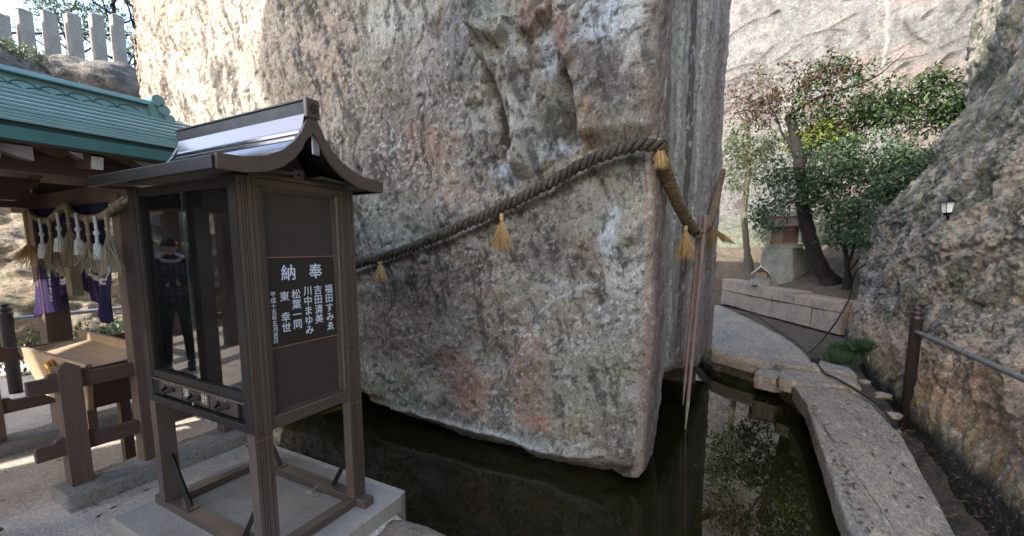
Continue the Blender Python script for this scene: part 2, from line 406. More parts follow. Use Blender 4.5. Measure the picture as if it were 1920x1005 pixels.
    # overhanging broken ends of the upper blocks
    for poly, a in ((((880, 60), (905, 75), (925, 84), (950, 86), (966, 70), (972, 30)), .13), (((975, 60), (985, 70), (1008, 71), (1014, 50), (1022, 34), (1048, 31)), .08)):
        d += step(fp(*poly), a, .015, .6, sgn=1)
    d -= bump(fp((905, 98), (945, 104), (980, 84), (1012, 84)), .05, .05)
    d += bump(fp((975, 100), (985, 180), (992, 260), (985, 330)), .07, .07)
    for poly in (((870, 200), (885, 190), (905, 195)), ((900, 235), (892, 290), (868, 310)), ((925, 245), (922, 300))):
        d += step(fp(*poly), .05, .012, .14)
    d -= bump(fp((965, 336), (990, 334), (1024, 320), (1050, 296)), .04, .012)
    # slight hollow under the rope, and the vertical drip face at the right
    rp = fp((560, 520), (665, 510), (850, 445), (1030, 358), (1100, 318), (1160, 296), (1240, 285))
    ds, sg, al = sdist(X, Z, rp); d -= .04*ss(-.01, .06, -ds*sg)*front
    d += step(fp((1120, 320), (1150, 345), (1160, 400), (1200, 450)), .03, .012, .3, sgn=-1)
    # the long flake crack
    fk = fp((895, 742), (912, 741), (925, 742), (935, 715), (945, 695), (960, 668), (985, 640), (990, 605), (1010, 580), (1040, 560), (1080, 540), (1120, 530), (1160, 540))
    d += step(fk, -.055, .007, .5, sgn=1)
    for poly in (((1000, 640), (1030, 625), (1062, 650)), ((985, 680), (1020, 668), (1060, 685)), ((760, 700), (800, 690), (850, 705)), ((900, 520), (940, 505), (990, 520)), ((850, 600), (900, 590), (960, 560)), ((720, 640), (780, 630), (830, 650))):
        d += step(fp(*poly), -.022, .009, .2, sgn=1)
    # lower lip
    lip = fp((560, 745), (700, 762), (780, 783), (850, 802), (930, 822), (1010, 850), (1100, 862), (1190, 850))
    ds, sg, al = sdist(X, Z, lip); s_ = ds*sg
    d += .05*np.exp(-(ds/.03)**2)*front*ss(1, .8, al)
    hz = Z-zb[:, None]
    d -= (.10+.06*front)*np.clip(1-hz/(.10+.10*front), 0, 1)**1.7
    # cut steps on the side: shallow vertical flutes
    wS = ss(.15, .95, NX)*(Y > FY)
    yy = Y+.02*fbm(P, 2, 2, 3)
    fl = -.035*ss(3.86, 3.9, yy)+.03*ss(4.55, 4.6, yy)-.03*np.exp(-((yy-5.05)/.07)**2)+.035*ss(5.4, 5.45, yy)-.025*ss(6.3, 6.36, yy)
    d = d*(1-wS)+wS*(d*.45+fl+.01*fbm(P, 30, 3, 2))
    d = d*(1-.55*ss(5.0, 0, np.abs(Z-ZT)*9))
    X2 = X+NX*d; Y2 = Y+NY*d; P2 = np.stack([X2, Y2, Z], -1)
    # ---- colour
    col = np.zeros(P.shape, np.float32)+np.array((.315, .282, .235), np.float32)
    n1 = fbm(P, 1.3, 5, 20, rough=.6); n2 = fbm(P, 5, 5, 21, rough=.65); n3 = fbm(P, 14, 4, 22, rough=.7)
    st = fbm(np.stack([X+.25*Z, Y, Z], -1), 9, 4, 23, st=(1, 1, .22), rough=.65)
    col = mixc(col, (.205, .17, .135), ss(-.1, .25, n1+.5*n2)*.75)
    col = mixc(col, (.27, .29, .26), ss(.0, .3, fbm(P, 2.1, 4, 24)+.3*n3)*.6)
    def blob(px, py, rx, ry, c, a=1., nz=.8, ax=FY):
        q = at('y', ax, px, py); qx = at('y', ax, px+rx, py)[0]-q[0]; qz = q[2]-at('y', ax, px, py+ry)[2]
        rr = np.hypot((X-q[0])/abs(qx), (Z-q[2])/abs(qz))
        t = ss(1.15, .45, rr+nz*(n2*.9+n3*.6))*a*front
        return mixc(col, c, t)
    PALE = (.50, .50, .46); BLUE = (.46, .51, .56); DK = (.075, .065, .055); RED = (.25, .145, .115); ORG = (.33, .20, .135); PNK = (.34, .265, .22); BEI = (.34, .29, .235); GRN = (.20, .235, .185)
    for b in ((400, 120, 260, 260, BEI, .9), (270, 60, 60, 220, (.38, .25, .19), .7), (620, 110, 60, 110, PNK, .8), (560, 250, 60, 90, PNK, .6),
              (760, 260, 130, 210, (.165, .14, .12), .9), (700, 330, 90, 120, (.2, .17, .15), .7), (740, 30, 80, 50, PALE, .6), (800, 120, 50, 90, (.3, .27, .24), .8), (860, 70, 40, 100, (.15, .15, .16), .7),
              (810, 280, 60, 60, (.27, .175, .14), .8), (850, 340, 70, 60, (.31, .24, .19), .8), (720, 420, 90, 60, (.24, .26, .22), .8), (900, 300, 60, 60, (.2, .185, .16), .8), (950, 330, 30, 30, BLUE, .8),
              (1000, 250, 26, 110, PALE, .7), (970, 100, 25, 60, PALE, .7), (1040, 90, 26, 60, BLUE, .6), (1030, 30, 34, 45, RED, .7), (1000, 45, 30, 40, RED, .7), (1065, 70, 18, 60, RED, .8), (930, 40, 25, 60, (.34, .34, .28), .8),
              (1050, 230, 40, 50, (.10, .095, .08), .9), (1050, 280, 40, 20, BLUE, .7), (1150, 50, 70, 60, BLUE, .9), (1150, 150, 62, 80, (.13, .11, .105), .8), (1190, 60, 25, 80, PALE, .6), (1120, 240, 28, 50, (.31, .19, .13), .9), (1185, 240, 30, 40, PNK, .5),
              (1150, 230, 50, 50, (.22, .22, .2), .6),
              (780, 600, 150, 100, (.20, .165, .14), .85), (850, 520, 90, 50, (.23, .17, .14), .75), (1010, 480, 120, 60, (.24, .205, .185), .8), (1140, 440, 22, 70, BLUE, .7), (1170, 520, 60, 60, PALE, .5),
              (1080, 380, 70, 40, (.31, .28, .25), .7), (1000, 390, 80, 40, (.15, .13, .11), .7), (1040, 540, 60, 26, (.36, .38, .36), .7),
              (885, 750, 40, 50, ORG, .9), (855, 700, 50, 50, (.27, .155, .12), .8), (980, 700, 50, 110, (.28, .185, .145), .7), (1005, 800, 30, 22, (.37, .18, .13), .8), (930, 770, 22, 60, (.13, .125, .115), .8),
              (1120, 700, 90, 130, (.27, .275, .22), .8), (1080, 620, 70, 60, (.30, .27, .22), .7), (1150, 600, 60, 60, (.2, .21, .2), .7), (730, 740, 60, 60, GRN, .8), (700, 690, 40, 20, (.36, .33, .27), .6), (1060, 800, 60, 40, (.27, .25, .17), .6), (1150, 820, 60, 50, (.17, .15, .13), .7), (1195, 700, 20, 160, (.33, .31, .27), .6)):
        col = blob(*b)
    # streaky dark run marks, pale crust, dark speckle
    upz = front*ss(4.2, 2.0, X*-1)*0+front
    col = mixc(col, (.05, .043, .038), ss(.10, .30, st+.25*n1)*.7*upz*ss(1.1, 1.9, Z+.2*X+1.6))
    col = mixc(col, (.085, .072, .062), ss(-.02, .2, st+.35*n2+.2*n1)*.62*ss(-3.2, -3.9, X)*front)  # run marks at left, strengthened to tone down the sunlit rock
    col = mixc(col, (.34, .32, .28), ss(.22, .5, -st+.3*n2)*.45*upz)
    col = mixc(col, (.06, .055, .05), ss(.15, .27, n3+.3*n2)*.7*front)
    col = mixc(col, PALE, ss(.20, .32, fbm(P, 19, 3, 31, rough=.8)+.4*fbm(P, 1.8, 3, 32))*.55)
    # light caught by the crack edge and lip, painted as pale lines
    ds, sg, al = sdist(X, Z, fk); col = mixc(col, (.56, .57, .52), ss(.013, .003, ds+.012*n3)*front*ss(0, .05, al)*ss(.95, .6, al)*.4)
    ds, sg, al = sdist(X, Z, fp((780, 783), (850, 802), (930, 822), (1010, 850), (1060, 862))); col = mixc(col, (.50, .52, .46), ss(.035, .012, ds+.012*n3)*.7*front)
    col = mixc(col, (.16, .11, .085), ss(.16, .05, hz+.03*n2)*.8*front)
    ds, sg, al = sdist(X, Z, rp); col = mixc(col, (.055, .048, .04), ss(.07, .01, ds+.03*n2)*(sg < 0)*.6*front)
    # hairline cracks
    for sc0, seed_, thr in ((1.1, 71, .90), (2.3, 72, .92)):
        S = np.stack([X*.9+Z*.35, Y, Z*.9-X*.35], -1)
        rg_ = fbm(S, sc0, 4, seed_, ridged=True, rough=.45, st=(1, 1, 1.8)); gate = ss(.0, .2, fbm(P, .9, 2, seed_+5))
        col = mixc(col, (.045, .04, .035), ss(thr-.04, thr, rg_)*gate*.75*front)
    col = col*(1+.14*front[..., None])
    # side strips
    sc_ = np.zeros_like(col)
    for y0, c in ((3.2, (.31, .25, .205)), (3.52, (.27, .205, .175)), (3.88, (.42, .42, .36)), (4.6, (.36, .36, .31)), (4.92, (.12, .105, .095)), (5.2, (.37, .34, .30)), (6.35, (.29, .24, .21)), (7.1, (.38, .34, .30))):
        t = ss(y0-.02, y0+.04, yy+.03*n2)
        sc_ = sc_*(1-t[..., None])+np.array(c, np.float32)*t[..., None]
    sc_ = mixc(sc_, (.09, .075, .075), ss(.05, .4, st+.3*n2)*.6)
    sc_ = mixc(sc_, (.52, .52, .48), ss(.16, .4, fbm(P, 16, 3, 41, st=(1, 1, .5), rough=.7)+.2*n2)*.75)
    sc_ = mixc(sc_, (.2, .15, .13), ss(1.6, .4, Z+.3*n1)*.4)
    a = ss(.1, .9, NX)*(Y > FY)*(Y < 7.7); sc_ = sc_*1.2
    col = col*(1-a[..., None])+sc_*a[..., None]
    # underside rows and top closing
    base = np.stack([X2[:, 0], Y2[:, 0], Z[:, 0]], -1)
    cen = np.array([-4.3, 5.4])
    rows = []; cr = []
    for kk, (ins, dz) in enumerate(((1.0, -.7), (.95, .06), (.75, .07), (.5, .07), (.3, .04), (.12, -.02), (.04, -.015))):
        b = base.copy(); nrm = o[:, 2:4]
        b[:, :2] = b[:, :2]-nrm*ins
        b[:, 2] += dz+.02*fbm(b, 3, 3, 50+kk)*(ins > .1)
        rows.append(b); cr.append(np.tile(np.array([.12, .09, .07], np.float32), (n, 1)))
    top = []; tc = []
    for ins, dz in ((.1, .12), (.35, .3), (1.0, .45), (1.9, .5)):
        b = np.stack([X2[:, -1], Y2[:, -1], Z[:, -1]], -1); b[:, :2] -= o[:, 2:4]*ins; b[:, 2] += dz; top.append(b); tc.append(col[:, -1])
    PP = np.concatenate([np.stack(rows, 1), P2, np.stack(top, 1)], 1)
    CC = np.concatenate([np.stack(cr, 1), col, np.stack(tc, 1)], 1)
    # outline runs clockwise seen from above: flip so normals point out
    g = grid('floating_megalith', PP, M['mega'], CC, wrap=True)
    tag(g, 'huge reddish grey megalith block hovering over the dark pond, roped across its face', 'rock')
    # pine-needle cap
    cp = MB(); cp.box(-6, -2.2, 5.2, 5.8, 5.9, 6.5); return g
mega = megalith()

# ================================================================== CLIFFS
def sheet(name, us, vs, fn, mat, colf, dispf, **k):
    U, V = np.meshgrid(us, vs, indexing='ij'); P = fn(U, V); Nn = normals(P)
    d = dispf(P, U, V); P2 = P+Nn*d[..., None]
    return grid(name, P2, mat, colf(P, U, V), **k)

# right cliff: foot beside the stone path, leaning back
def rc_fn(U, V):
    y = U
    xb = np.interp(y, [-6, 2, 3.4, 5.3, 7, 9.5, 10.2, 11.5, 13, 16], [1.45, 1.47, 1.53, 1.52, 1.55, 1.72, 1.82, 2.35, 2.95, 4.0])
    prof = np.interp(V, [-.4, 0, .6, 1, 2.0, 2.9, 4, 5.5, 8], [-.05, 0, .10, .14, .26, .80, 1.35, 1.35, 1.3])
    near = np.interp(V, [-.4, 0, .6, 1, 2.0, 2.9, 4, 5.5, 8], [-.05, 0, .22, .36, .72, 1.05, 1.4, 1.7, 2.1])
    w_ = ss(5, 9, y); x = xb+near*(1-w_)+prof*w_
    return np.stack([x, y+V*.04, V], -1)
def rc_disp(P, U, V):
    d = .10*fbm(P, .7, 3, 61)+.09*fbm(P, 2.3, 4, 62, rough=.6)+.035*fbm(P, 9, 4, 63, rough=.65)+.20*blocky(P, .75, 64, (1, 1, 1.4))+.06*blocky(P, 2.2, 74, (1, 1, 1.3))
    d += .02*fbm(P, 24, 2, 69)
    return d*ss(-.3, .5, V)
def rc_col(P, U, V):
    n2 = fbm(P, 4, 5, 65, rough=.65); n3 = fbm(P, 13, 4, 66, rough=.7); n1 = fbm(P, 1.1, 4, 67)
    c = np.zeros(P.shape, np.float32)+np.array((.30, .265, .23), np.float32)
    c = mixc(c, (.22, .19, .175), ss(-.1, .2, n1+.4*n2))
    c = mixc(c, (.17, .18, .14), ss(.1, .35, fbm(P, 1.6, 4, 68)+.3*n3+.1*ss(1.5, 3, V))*.8)
    far_ = ss(1.0, 2.0, V)*ss(6.0, 8.0, U)*ss(5.5, 3.5, V)
    moss = ss(.10, .35, n2+.3*n1+.15*ss(1.4, 2.6, V)-.05)
    c = mixc(c, (.075, .09, .05), moss*.85)
    c = mixc(c, (.085, .085, .055), ss(-.25, .15, n2+.2*n3)*far_*.9)
    c = mixc(c, (.06, .055, .045), ss(.10, .24, n3+.35*n2)*.8)
    c = mixc(c, (.38, .36, .33), ss(.14, .26, fbm(P, 15, 3, 70, rough=.8)+.35*n1)*(.8-.5*far_))
    c = mixc(c, (.31, .32, .265), ss(.15, .3, fbm(P, 6, 4, 77, rough=.7)+.1*ss(.8, 2.4, V))*(.7-.5*far_))
    c = mixc(c, (.065, .068, .042), ss(.04, .22, fbm(P, 1.5, 6, 101, rough=.68)+.12*n3)*.72)
    c = c*np.array((1.04, 1.0, .93), np.float32)
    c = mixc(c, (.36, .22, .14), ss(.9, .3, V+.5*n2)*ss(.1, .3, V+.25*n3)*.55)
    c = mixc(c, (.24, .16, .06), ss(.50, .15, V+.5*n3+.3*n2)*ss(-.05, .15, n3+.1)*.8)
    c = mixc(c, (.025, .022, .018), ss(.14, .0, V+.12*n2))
    return c
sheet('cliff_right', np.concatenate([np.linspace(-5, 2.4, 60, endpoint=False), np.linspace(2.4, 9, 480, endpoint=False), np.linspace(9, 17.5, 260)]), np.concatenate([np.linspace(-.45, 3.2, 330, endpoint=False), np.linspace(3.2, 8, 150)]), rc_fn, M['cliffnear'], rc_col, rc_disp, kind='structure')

def fc_fn(U, V):
    y = 15.6+.30*V-ss(3.0, 7, U)*.9*(U-3)
    return np.stack([U, y, V], -1)
def fc_disp(P, U, V):
    S = np.stack([P[..., 0]*.86+P[..., 2]*.5, P[..., 1], P[..., 2]*.86-P[..., 0]*.5], -1)
    d = .2*fbm(P, .3, 3, 81)+.05*fbm(P, 1.6, 4, 82)+.22*blocky(S, .32, 83, (.5, 1, 1.5))+.02*fbm(P, 8, 3, 84)
    cr = ss(.86, .95, fbm(S, .42, 4, 85, st=(.5, 1, 1.7), ridged=True, rough=.4)); return -(d-.12*cr)
def fc_col(P, U, V):
    S = np.stack([P[..., 0]*.86+P[..., 2]*.5, P[..., 1], P[..., 2]*.86-P[..., 0]*.5], -1)
    n1 = fbm(P, .5, 4, 86); n2 = fbm(P, 2, 5, 87, rough=.6); n3 = fbm(P, 7, 4, 88, rough=.7)
    st = fbm(P, 2.2, 5, 89, st=(1, 1, .15), rough=.6)
    c = np.zeros(P.shape, np.float32)+np.array((.175, .168, .158), np.float32)
    c = mixc(c, (.185, .15, .135), ss(-.1, .2, n1+.3*n2+.1*(U-3)))
    c = mixc(c, (.12, .122, .125), ss(.0, .3, -n1+.5*n2)*.7)
    c = mixc(c, (.07, .065, .063), ss(.12, .3, st+.2*n1)*.6)
    c = mixc(c, (.26, .25, .23), ss(.14, .3, n3-.5*st)*.5)
    c = mixc(c, (.07, .065, .06), ss(.2, .35, n3-.2*n2)*.5)
    cr = ss(.86, .94, fbm(S, .42, 4, 85, st=(.5, 1, 1.7), ridged=True, rough=.4)+.05*n3)
    c = mixc(c, (.04, .038, .038), cr*.85)
    c = c*.85
    c = mixc(c, (.06, .055, .05), ss(.10, .2, fbm(P, 3.2, 5, 99, st=(1, 1, .5), rough=.75))*.55)
    for pl in (((1350, 78), (1372, 50), (1400, 28), (1445, 8)), ((1350, 140), (1385, 124), (1412, 117), (1440, 92), (1470, 60)), ((1350, 162), (1395, 140), (1425, 128)), ((1455, 112), (1490, 82), (1512, 72)), ((1560, 40), (1600, 20), (1625, 4)), ((1640, 118), (1700, 110), (1745, 103)), ((1745, 100), (1782, 87), (1830, 92), (1900, 104)), ((1500, 60), (1560, 44), (1600, 48)), ((1700, 30), (1712, 62), (1745, 92)), ((1780, 60), (1800, 30), (1830, 8))):
        ds, sg, al = sdist(P[..., 0], P[..., 2], [tuple(at('y', 17.6, *q)[[0, 2]]) for q in pl])
        c = mixc(c, (.035, .032, .03), ss(.085, .02, ds+.06*n2+.03*n3)*ss(0, .08, al)*ss(1, .8, al)*.9)
        c = mixc(c, (.10, .095, .09), ss(.35, .05, ds+.15*n2)*(sg < 0)*.6)
    c = mixc(c, (.22, .21, .195), ss(.07, .02, np.abs(U-3.55+.25*n1+.02*(V-6)+.12*n2))*ss(6.3, 7.2, V)*.7)
    c = mixc(c, (.13, .145, .09), ss(3.2, 1.6, V+.6*n2)*.7)
    return c
sheet('cliff_far', np.linspace(-9, 12, 520), np.concatenate([np.linspace(-.5, 10.5, 380), np.linspace(10.6, 13, 20)]), fc_fn, M['cliff'], fc_col, fc_disp, kind='structure')

def lc_fn(U, V):
    x = -11.3+.55*np.clip(U, -4, 4.6)-V*.72-.5*ss(2, 4.5, V)-.3*np.sin(U*1.6)-ss(5, 9, U)*3.0
    return np.stack([x, U, V], -1)
def lc_disp(P, U, V):
    d = .3*fbm(P, .5, 3, 91)+.12*fbm(P, 2, 4, 92)+.55*blocky(P, .7, 93, (1, .7, 2.6))+.03*fbm(P, 9, 3, 94); return d*ss(5.7, 5.0, V)*ss(-.5, .3, V)
def lc_col(P, U, V):
    n1 = fbm(P, .6, 4, 95); n2 = fbm(P, 3, 5, 96, rough=.65); n3 = fbm(P, 9, 4, 97, rough=.7, st=(1, 1, 2))
    c = np.zeros(P.shape, np.float32)+np.array((.235, .195, .14), np.float32)
    c = mixc(c, (.27, .21, .13), ss(0, .3, n1+.3*n2)); c = mixc(c, (.17, .13, .11), ss(.05, .3, -n1+.4*n2)*.8)
    c = mixc(c, (.21, .235, .15), ss(.1, .35, n2)*.6)
    c = mixc(c, (.045, .04, .03), ss(.12, .32, n3+.2*n2)*.8)
    c = mixc(c, (.055, .07, .03), ss(.05, .3, n2+.2*n1)*ss(.9, .3, V)*.9)
    c = mixc(c, (.22, .19, .19), ss(4.0, 4.6, V)*.8)
    return c
sheet('cliff_left', np.linspace(-14, 14, 620), np.linspace(-.6, 5.8, 240), lc_fn, M['cliff'], lc_col, lc_disp, kind='structure')
# plateau above the left cliff
PU, PV = np.meshgrid(np.linspace(-14, 14, 60), np.linspace(0, 1, 30), indexing='ij')
xe = -11.3+.55*np.clip(PU, -4, 4.6)-5.7*.72-.5-.3*np.sin(PU*1.6)-ss(5, 9, PU)*3.0
PP = np.stack([xe+.15-PV*26, PU*(1+PV*.8), 5.62+.6*ss(0, .08, PV)*0+.15*fbm(np.stack([PU, PV*20, PU*0], -1), .5, 3, 98)+PV*.5], -1)
grid('hilltop_ground', PP[:, ::-1], M['soil'], kind='structure')

# ================================================================== GROUND & WATER
# one sheet to the horizon far below, then pond bed, water
g = MB(); g.box(-300, 300, -300, 300, -1.45, -1.35); g.build('ground', M['soil'], kind='structure')
g = MB(); g.box(-13, 3, 1.2, 16, -1.2, -1.1); g.build('pond_bed', M['pondrock'], kind='structure')
wv = MB(); wv.box(-13, 2.2, 1.6, 15.5, -.38, -.35); wat = wv.build('pond_water', M['water'], kind='structure')
# paving: panels with cut joints
pav = empty('paving', kind='structure')
def paving_piece(poly, z0=-1.2, z1=0.0):
    p = MB(); p.prism(poly, z0, z1, 'z'); return p.build('paving_panel', M['paving'], pav, bevel=.006)
gapj = .002
xs = [-9.2, -5.03, -1.88]
for i in range(2):
    for (y0, y1) in ((-4, -1.0), (-1.0, 2.02)):
        paving_piece([(xs[i]+gapj, y0+gapj), (xs[i+1]-gapj, y0+gapj), (xs[i+1]-gapj, y1-gapj), (xs[i]+gapj, y1-gapj)])
for (y0, y1) in ((-4, -1.6), (-1.6, -.2), (-.2, .9)):
    for (x0, x1) in ((-1.88, 0), (0, 1.5)):
        paving_piece([(x0+gapj, y0+gapj), (x1-gapj, y0+gapj), (x1-gapj, y1-gapj), (x0+gapj, y1-gapj)])
paving_piece([(-1.87, .906), (-.9, .906), (-1.1, 1.3), (-1.30, 1.72), (-1.5, 1.74), (-1.76, 1.80), (-1.87, 1.80)], -1.2, -.003)
# brown rock ledge beside the plinth
def boulder(name, c, s, mat, seed, sub=40, parent=None, amp=.18, **k):
    U, V = np.meshgrid(np.linspace(0, 2*PI, sub, endpoint=False), np.linspace(-PI/2+.02, PI/2-.02, sub//2), indexing='ij')
    D = np.stack([np.cos(V)*np.cos(U), np.cos(V)*np.sin(U), np.sin(V)], -1)
    D2 = np.sign(D)*np.abs(D)**.65
    P = D2*np.array(s)*(1+amp*fbm(D, 1.5, 3, seed)+.06*fbm(D, 5, 3, seed+1))[..., None]+np.array(c)
    colr = np.zeros(P.shape)+np.array((.3, .22, .17)); return grid(name, P, mat, colr, parent=parent, wrap=True, **k)
boulder('ledge_stone', (-1.42, 1.62, -.22), (.42, .24, .24), M['block'], 3, label='reddish brown stone ledge at the pond edge beside the concrete plinth', cat='stone')

# concrete plinth under the cabinet
p = MB(); p.box(-3.03, -1.757, .90, 1.858, -.6, .10); p.build('concrete_plinth', M['plinth'], bevel=.012, label='grey aggregate concrete plinth carrying the bronze cabinet at the pond edge', cat='plinth')

# ---- stone path on the right
path = empty('stone_path', kind='structure')
def slab(poly, z=0., th=.16, seed=1, tilt=(0, 0)):
    poly = [Vector((a, b)) for a, b in poly]
    pts = []
    for i in range(len(poly)):
        a, b = poly[i], poly[(i+1) % len(poly)]; k = max(2, int((b-a).length/.06))
        for j in range(k): pts.append(a+(b-a)*j/k)
    q = np.array([(p.x, p.y) for p in pts]); c = q.mean(0)
    nz = fbm(np.stack([q[:, 0], q[:, 1], q[:, 0]*0], -1), 3.5, 4, seed)*.055
    rad = q-c; ln = np.linalg.norm(rad, axis=1)[:, None]; q = q+rad/ln*nz[:, None]
    rings = []
    def zz(a, h): return z+h+tilt[0]*(a[:, 0]-c[0])+tilt[1]*(a[:, 1]-c[1])
    for f, dz in ((.0, 0), (.12, 0), (.25, 0), (.4, 0), (.55, 0), (.7, 0), (.82, 0), (.92, 0), (.97, -.003), (.99, -.012), (1.0, -.035), (1.005, -.08), (.99, -th)):
        a = c+(q-c)*f; h = fbm(np.stack([a[:, 0], a[:, 1], a[:, 0]*0], -1), 2.2, 5, seed+5, rough=.55)*.022 if f < 1 else 0
        if f >= .99 and dz < -.03: a = a+(fbm(np.stack([a[:, 0], a[:, 1], a[:, 0]*0+dz*9], -1), 7, 3, seed+7)*.03)[:, None]*(rad/ln)
        rings.append(np.stack([a[:, 0], a[:, 1], zz(a, dz+h)], -1))
    P = np.stack(rings, 1)
    return grid('path_slab', P[:, ::-1], M['slab'], parent=path, wrap=True)
slab([(.62, -1.0), (1.08, -1.0), (1.10, 1.6), (1.13, 3.0), (1.28, 4.6), (1.34, 5.25), (1.25, 5.75), (1.02, 5.95), (.60, 5.85), (.66, 5.2), (.63, 3.4), (.62, 1.6)], 0, .17, 3)
slab([(.47, 6.02), (.75, 5.90), (1.02, 6.0), (1.27, 5.98), (1.30, 6.35), (1.12, 6.6), (.70, 6.62), (.50, 6.45)], .01, .15, 8)
slab([(.50, 6.70), (.72, 6.64), (1.10, 6.64), (1.32, 6.5), (1.34, 6.9), (1.02, 7.15), (.66, 7.12)], .04, .16, 12)
slab([(-.34, 7.30), (.10, 6.95), (.42, 6.74), (.62, 7.16), (.98, 7.20), (.92, 8.0), (.75, 8.9), (.42, 10.2), (.0, 11.6), (-.5, 13.2), (-1.1, 13.2), (-.95, 10.5), (-.75, 8.6)], .0, .2, 15)
slab([(.46, 6.28), (.60, 6.34), (.66, 6.52), (.48, 6.66), (.28, 6.64), (.24, 6.42)], -.06, .2, 19)
# rocky bank below the far slab (down to water)
bk = MB()
def bankgrid(name, pts, mat, seed, depth=.9):
    q = np.array(pts); k = []
    for i in range(len(q)-1):
        n = max(2, int(np.linalg.norm(q[i+1]-q[i])/.03))
        for j in range(n): k.append(q[i]+(q[i+1]-q[i])*j/n)
    k = np.array(k); zz = np.linspace(-.11, -depth, 30)
    P = np.stack([np.repeat(k[:, :1], 30, 1), np.repeat(k[:, 1:2], 30, 1), np.repeat(zz[None], len(k), 0)], -1)
    Nn = normals(P); P = P+Nn*(.07*fbm(P, 3, 4, seed)+.04*blocky(P, 3, seed+1, (1, 1, 2)))[..., None]
    c = np.zeros(P.shape)+np.array((.14, .105, .075)); c = mixc(c, (.07, .06, .045), ss(-.1, .2, fbm(P, 6, 4, seed+2)))
    grid(name, P, mat, c, kind='structure')
bankgrid('bank', [(-1.2, 13), (-.85, 10.5), (-.68, 8.6), (-.28, 7.38), (.12, 7.03), (.48, 6.8), (.56, 6.3), (.70, 5.9), (1.0, 5.7), (1.3, 5.3)], M['cliff'], 41)
g = MB(); g.prism([(-1.1, 13.3), (-.8, 10.5), (-.62, 8.7), (-.24, 7.5), (.16, 7.13), (.53, 6.86), (.62, 6.36), (.8, 5.98), (1.4, 5.6), (1.9, 5.5), (3, 10), (3, 15), (-1, 15)], -1.2, -.13, 'z'); g.build('ground_under_path', M['soil'], kind='structure')
# wet gutter stones between path and cliff foot
gt = np.linspace(-2, 5.6, 260); gv = np.linspace(0, 1, 26); U, V = np.meshgrid(gt, gv, indexing='ij')
P = np.stack([1.02+.75*V, U, -.33+.28*ss(.45, 1, V)+.08*ss(3.5, 5.5, U)*1.5-.10*ss(.6, .1, V)], -1); P[..., 2] += .05*fbm(P, 5, 4, 44)+.03*blocky(P, 4, 45)
grid('gutter_bed', P, M['pondrock'], kind='structure')
for (x, y, s, z, w_) in ((1.37, 5.28, .07, -.03, 'pale flat chip of stone wedged under the cable beside the railing post'), (1.30, 4.93, .045, -.06, 'small stone lying in the gutter just before the railing post'), (1.42, 5.85, .075, .0, 'grey lump of stone behind the railing post'), (1.36, 6.35, .06, .0, 'small stone at the cliff foot beside the short path slabs')):
    boulder('loose_stone', (x, y, z), (s, s*.8, s*.4), M['slab'], x*9, 20, label=w_, cat='stone', amp=.5)

# ---- retaining wall of blocks
wall = empty('retaining_wall', (-.46, 14, 0), label='low two course retaining wall of brownish tuff blocks below the tree', cat='wall')
wa = Vector((-.50, 14.05)); wb = Vector((1.74, 10.13)); wd = (wb-wa).normalized(); wn = Vector((wd.y*-1, wd.x))  # normal away from path
if wn.x < 0: wn = -wn
Lw = (wb-wa).length
def wblock(s0, s1, z0, z1, proud=0, sl0=0, sl1=0):
    n = 10; m = 6
    b = MB(); a0 = s0+.006; a1 = s1-.006; j = lambda: random.uniform(-.012, .012)
    vs = []
    for s_, sl in ((a0, sl0), (a1, sl1)):
        for dpt in (-proud, .42):
            for zz_, sh in ((z0+.004, -sl/2), (z1-.004, sl/2)):
                q = wa+wd*(s_+sh)+wn*dpt; vs.append((q.x-wall.location.x+j(), q.y-wall.location.y+j(), zz_+j()*.5))
    b.add(vs, [(0, 1, 3, 2), (4, 6, 7, 5), (0, 4, 5, 1), (2, 3, 7, 6), (0, 2, 6, 4), (1, 5, 7, 3)])
    o = b.build('stone', M['block'], wall, bevel=.02); return o
def wz(s): return np.interp(s, [0, Lw], [.70, .56])
cuts = [0, 1.15, 2.0, 3.15, Lw]
cut2 = [0, .8, 1.75, 2.35, 2.95, 3.7, Lw]
for i in range(4): wblock(cuts[i], cuts[i+1], .33, (wz(cuts[i])+wz(cuts[i+1]))/2+random.uniform(-.015, .015), random.uniform(0, .03), 0 if i == 0 else .0, 0)
for i in range(6): wblock(cut2[i], cut2[i+1], -.1, .33, random.uniform(-.02, .02))

# ---- soil bank behind the wall
U, V = np.meshgrid(np.linspace(-4.5, 7, 300), np.linspace(9, 17, 220), indexing='ij')
dist = (U-wa.x)*wn.x+(V-wa.y)*wn.y
al = (U-wa.x)*wd.x+(V-wa.y)*wd.y
Z = np.where(dist > 0, .50+.12*ss(Lw, 0, al)+.34*np.maximum(dist-.3, 0)+.10*np.maximum(dist-1.6, 0), -.3+0*dist)
Z = np.where(dist > .25, Z, np.where(al > 0, -.3, Z))
lf = ss(.2, -1.2, al); Z = Z*(1-lf)+lf*(0.02+.55*np.maximum(V-13.2, 0))
Z += .10*fbm(np.stack([U, V, U*0], -1), 1.0, 4, 51)*ss(.2, .6, dist)
grid('soil_bank', np.stack([U, V, Z], -1), M['soil'], kind='structure')

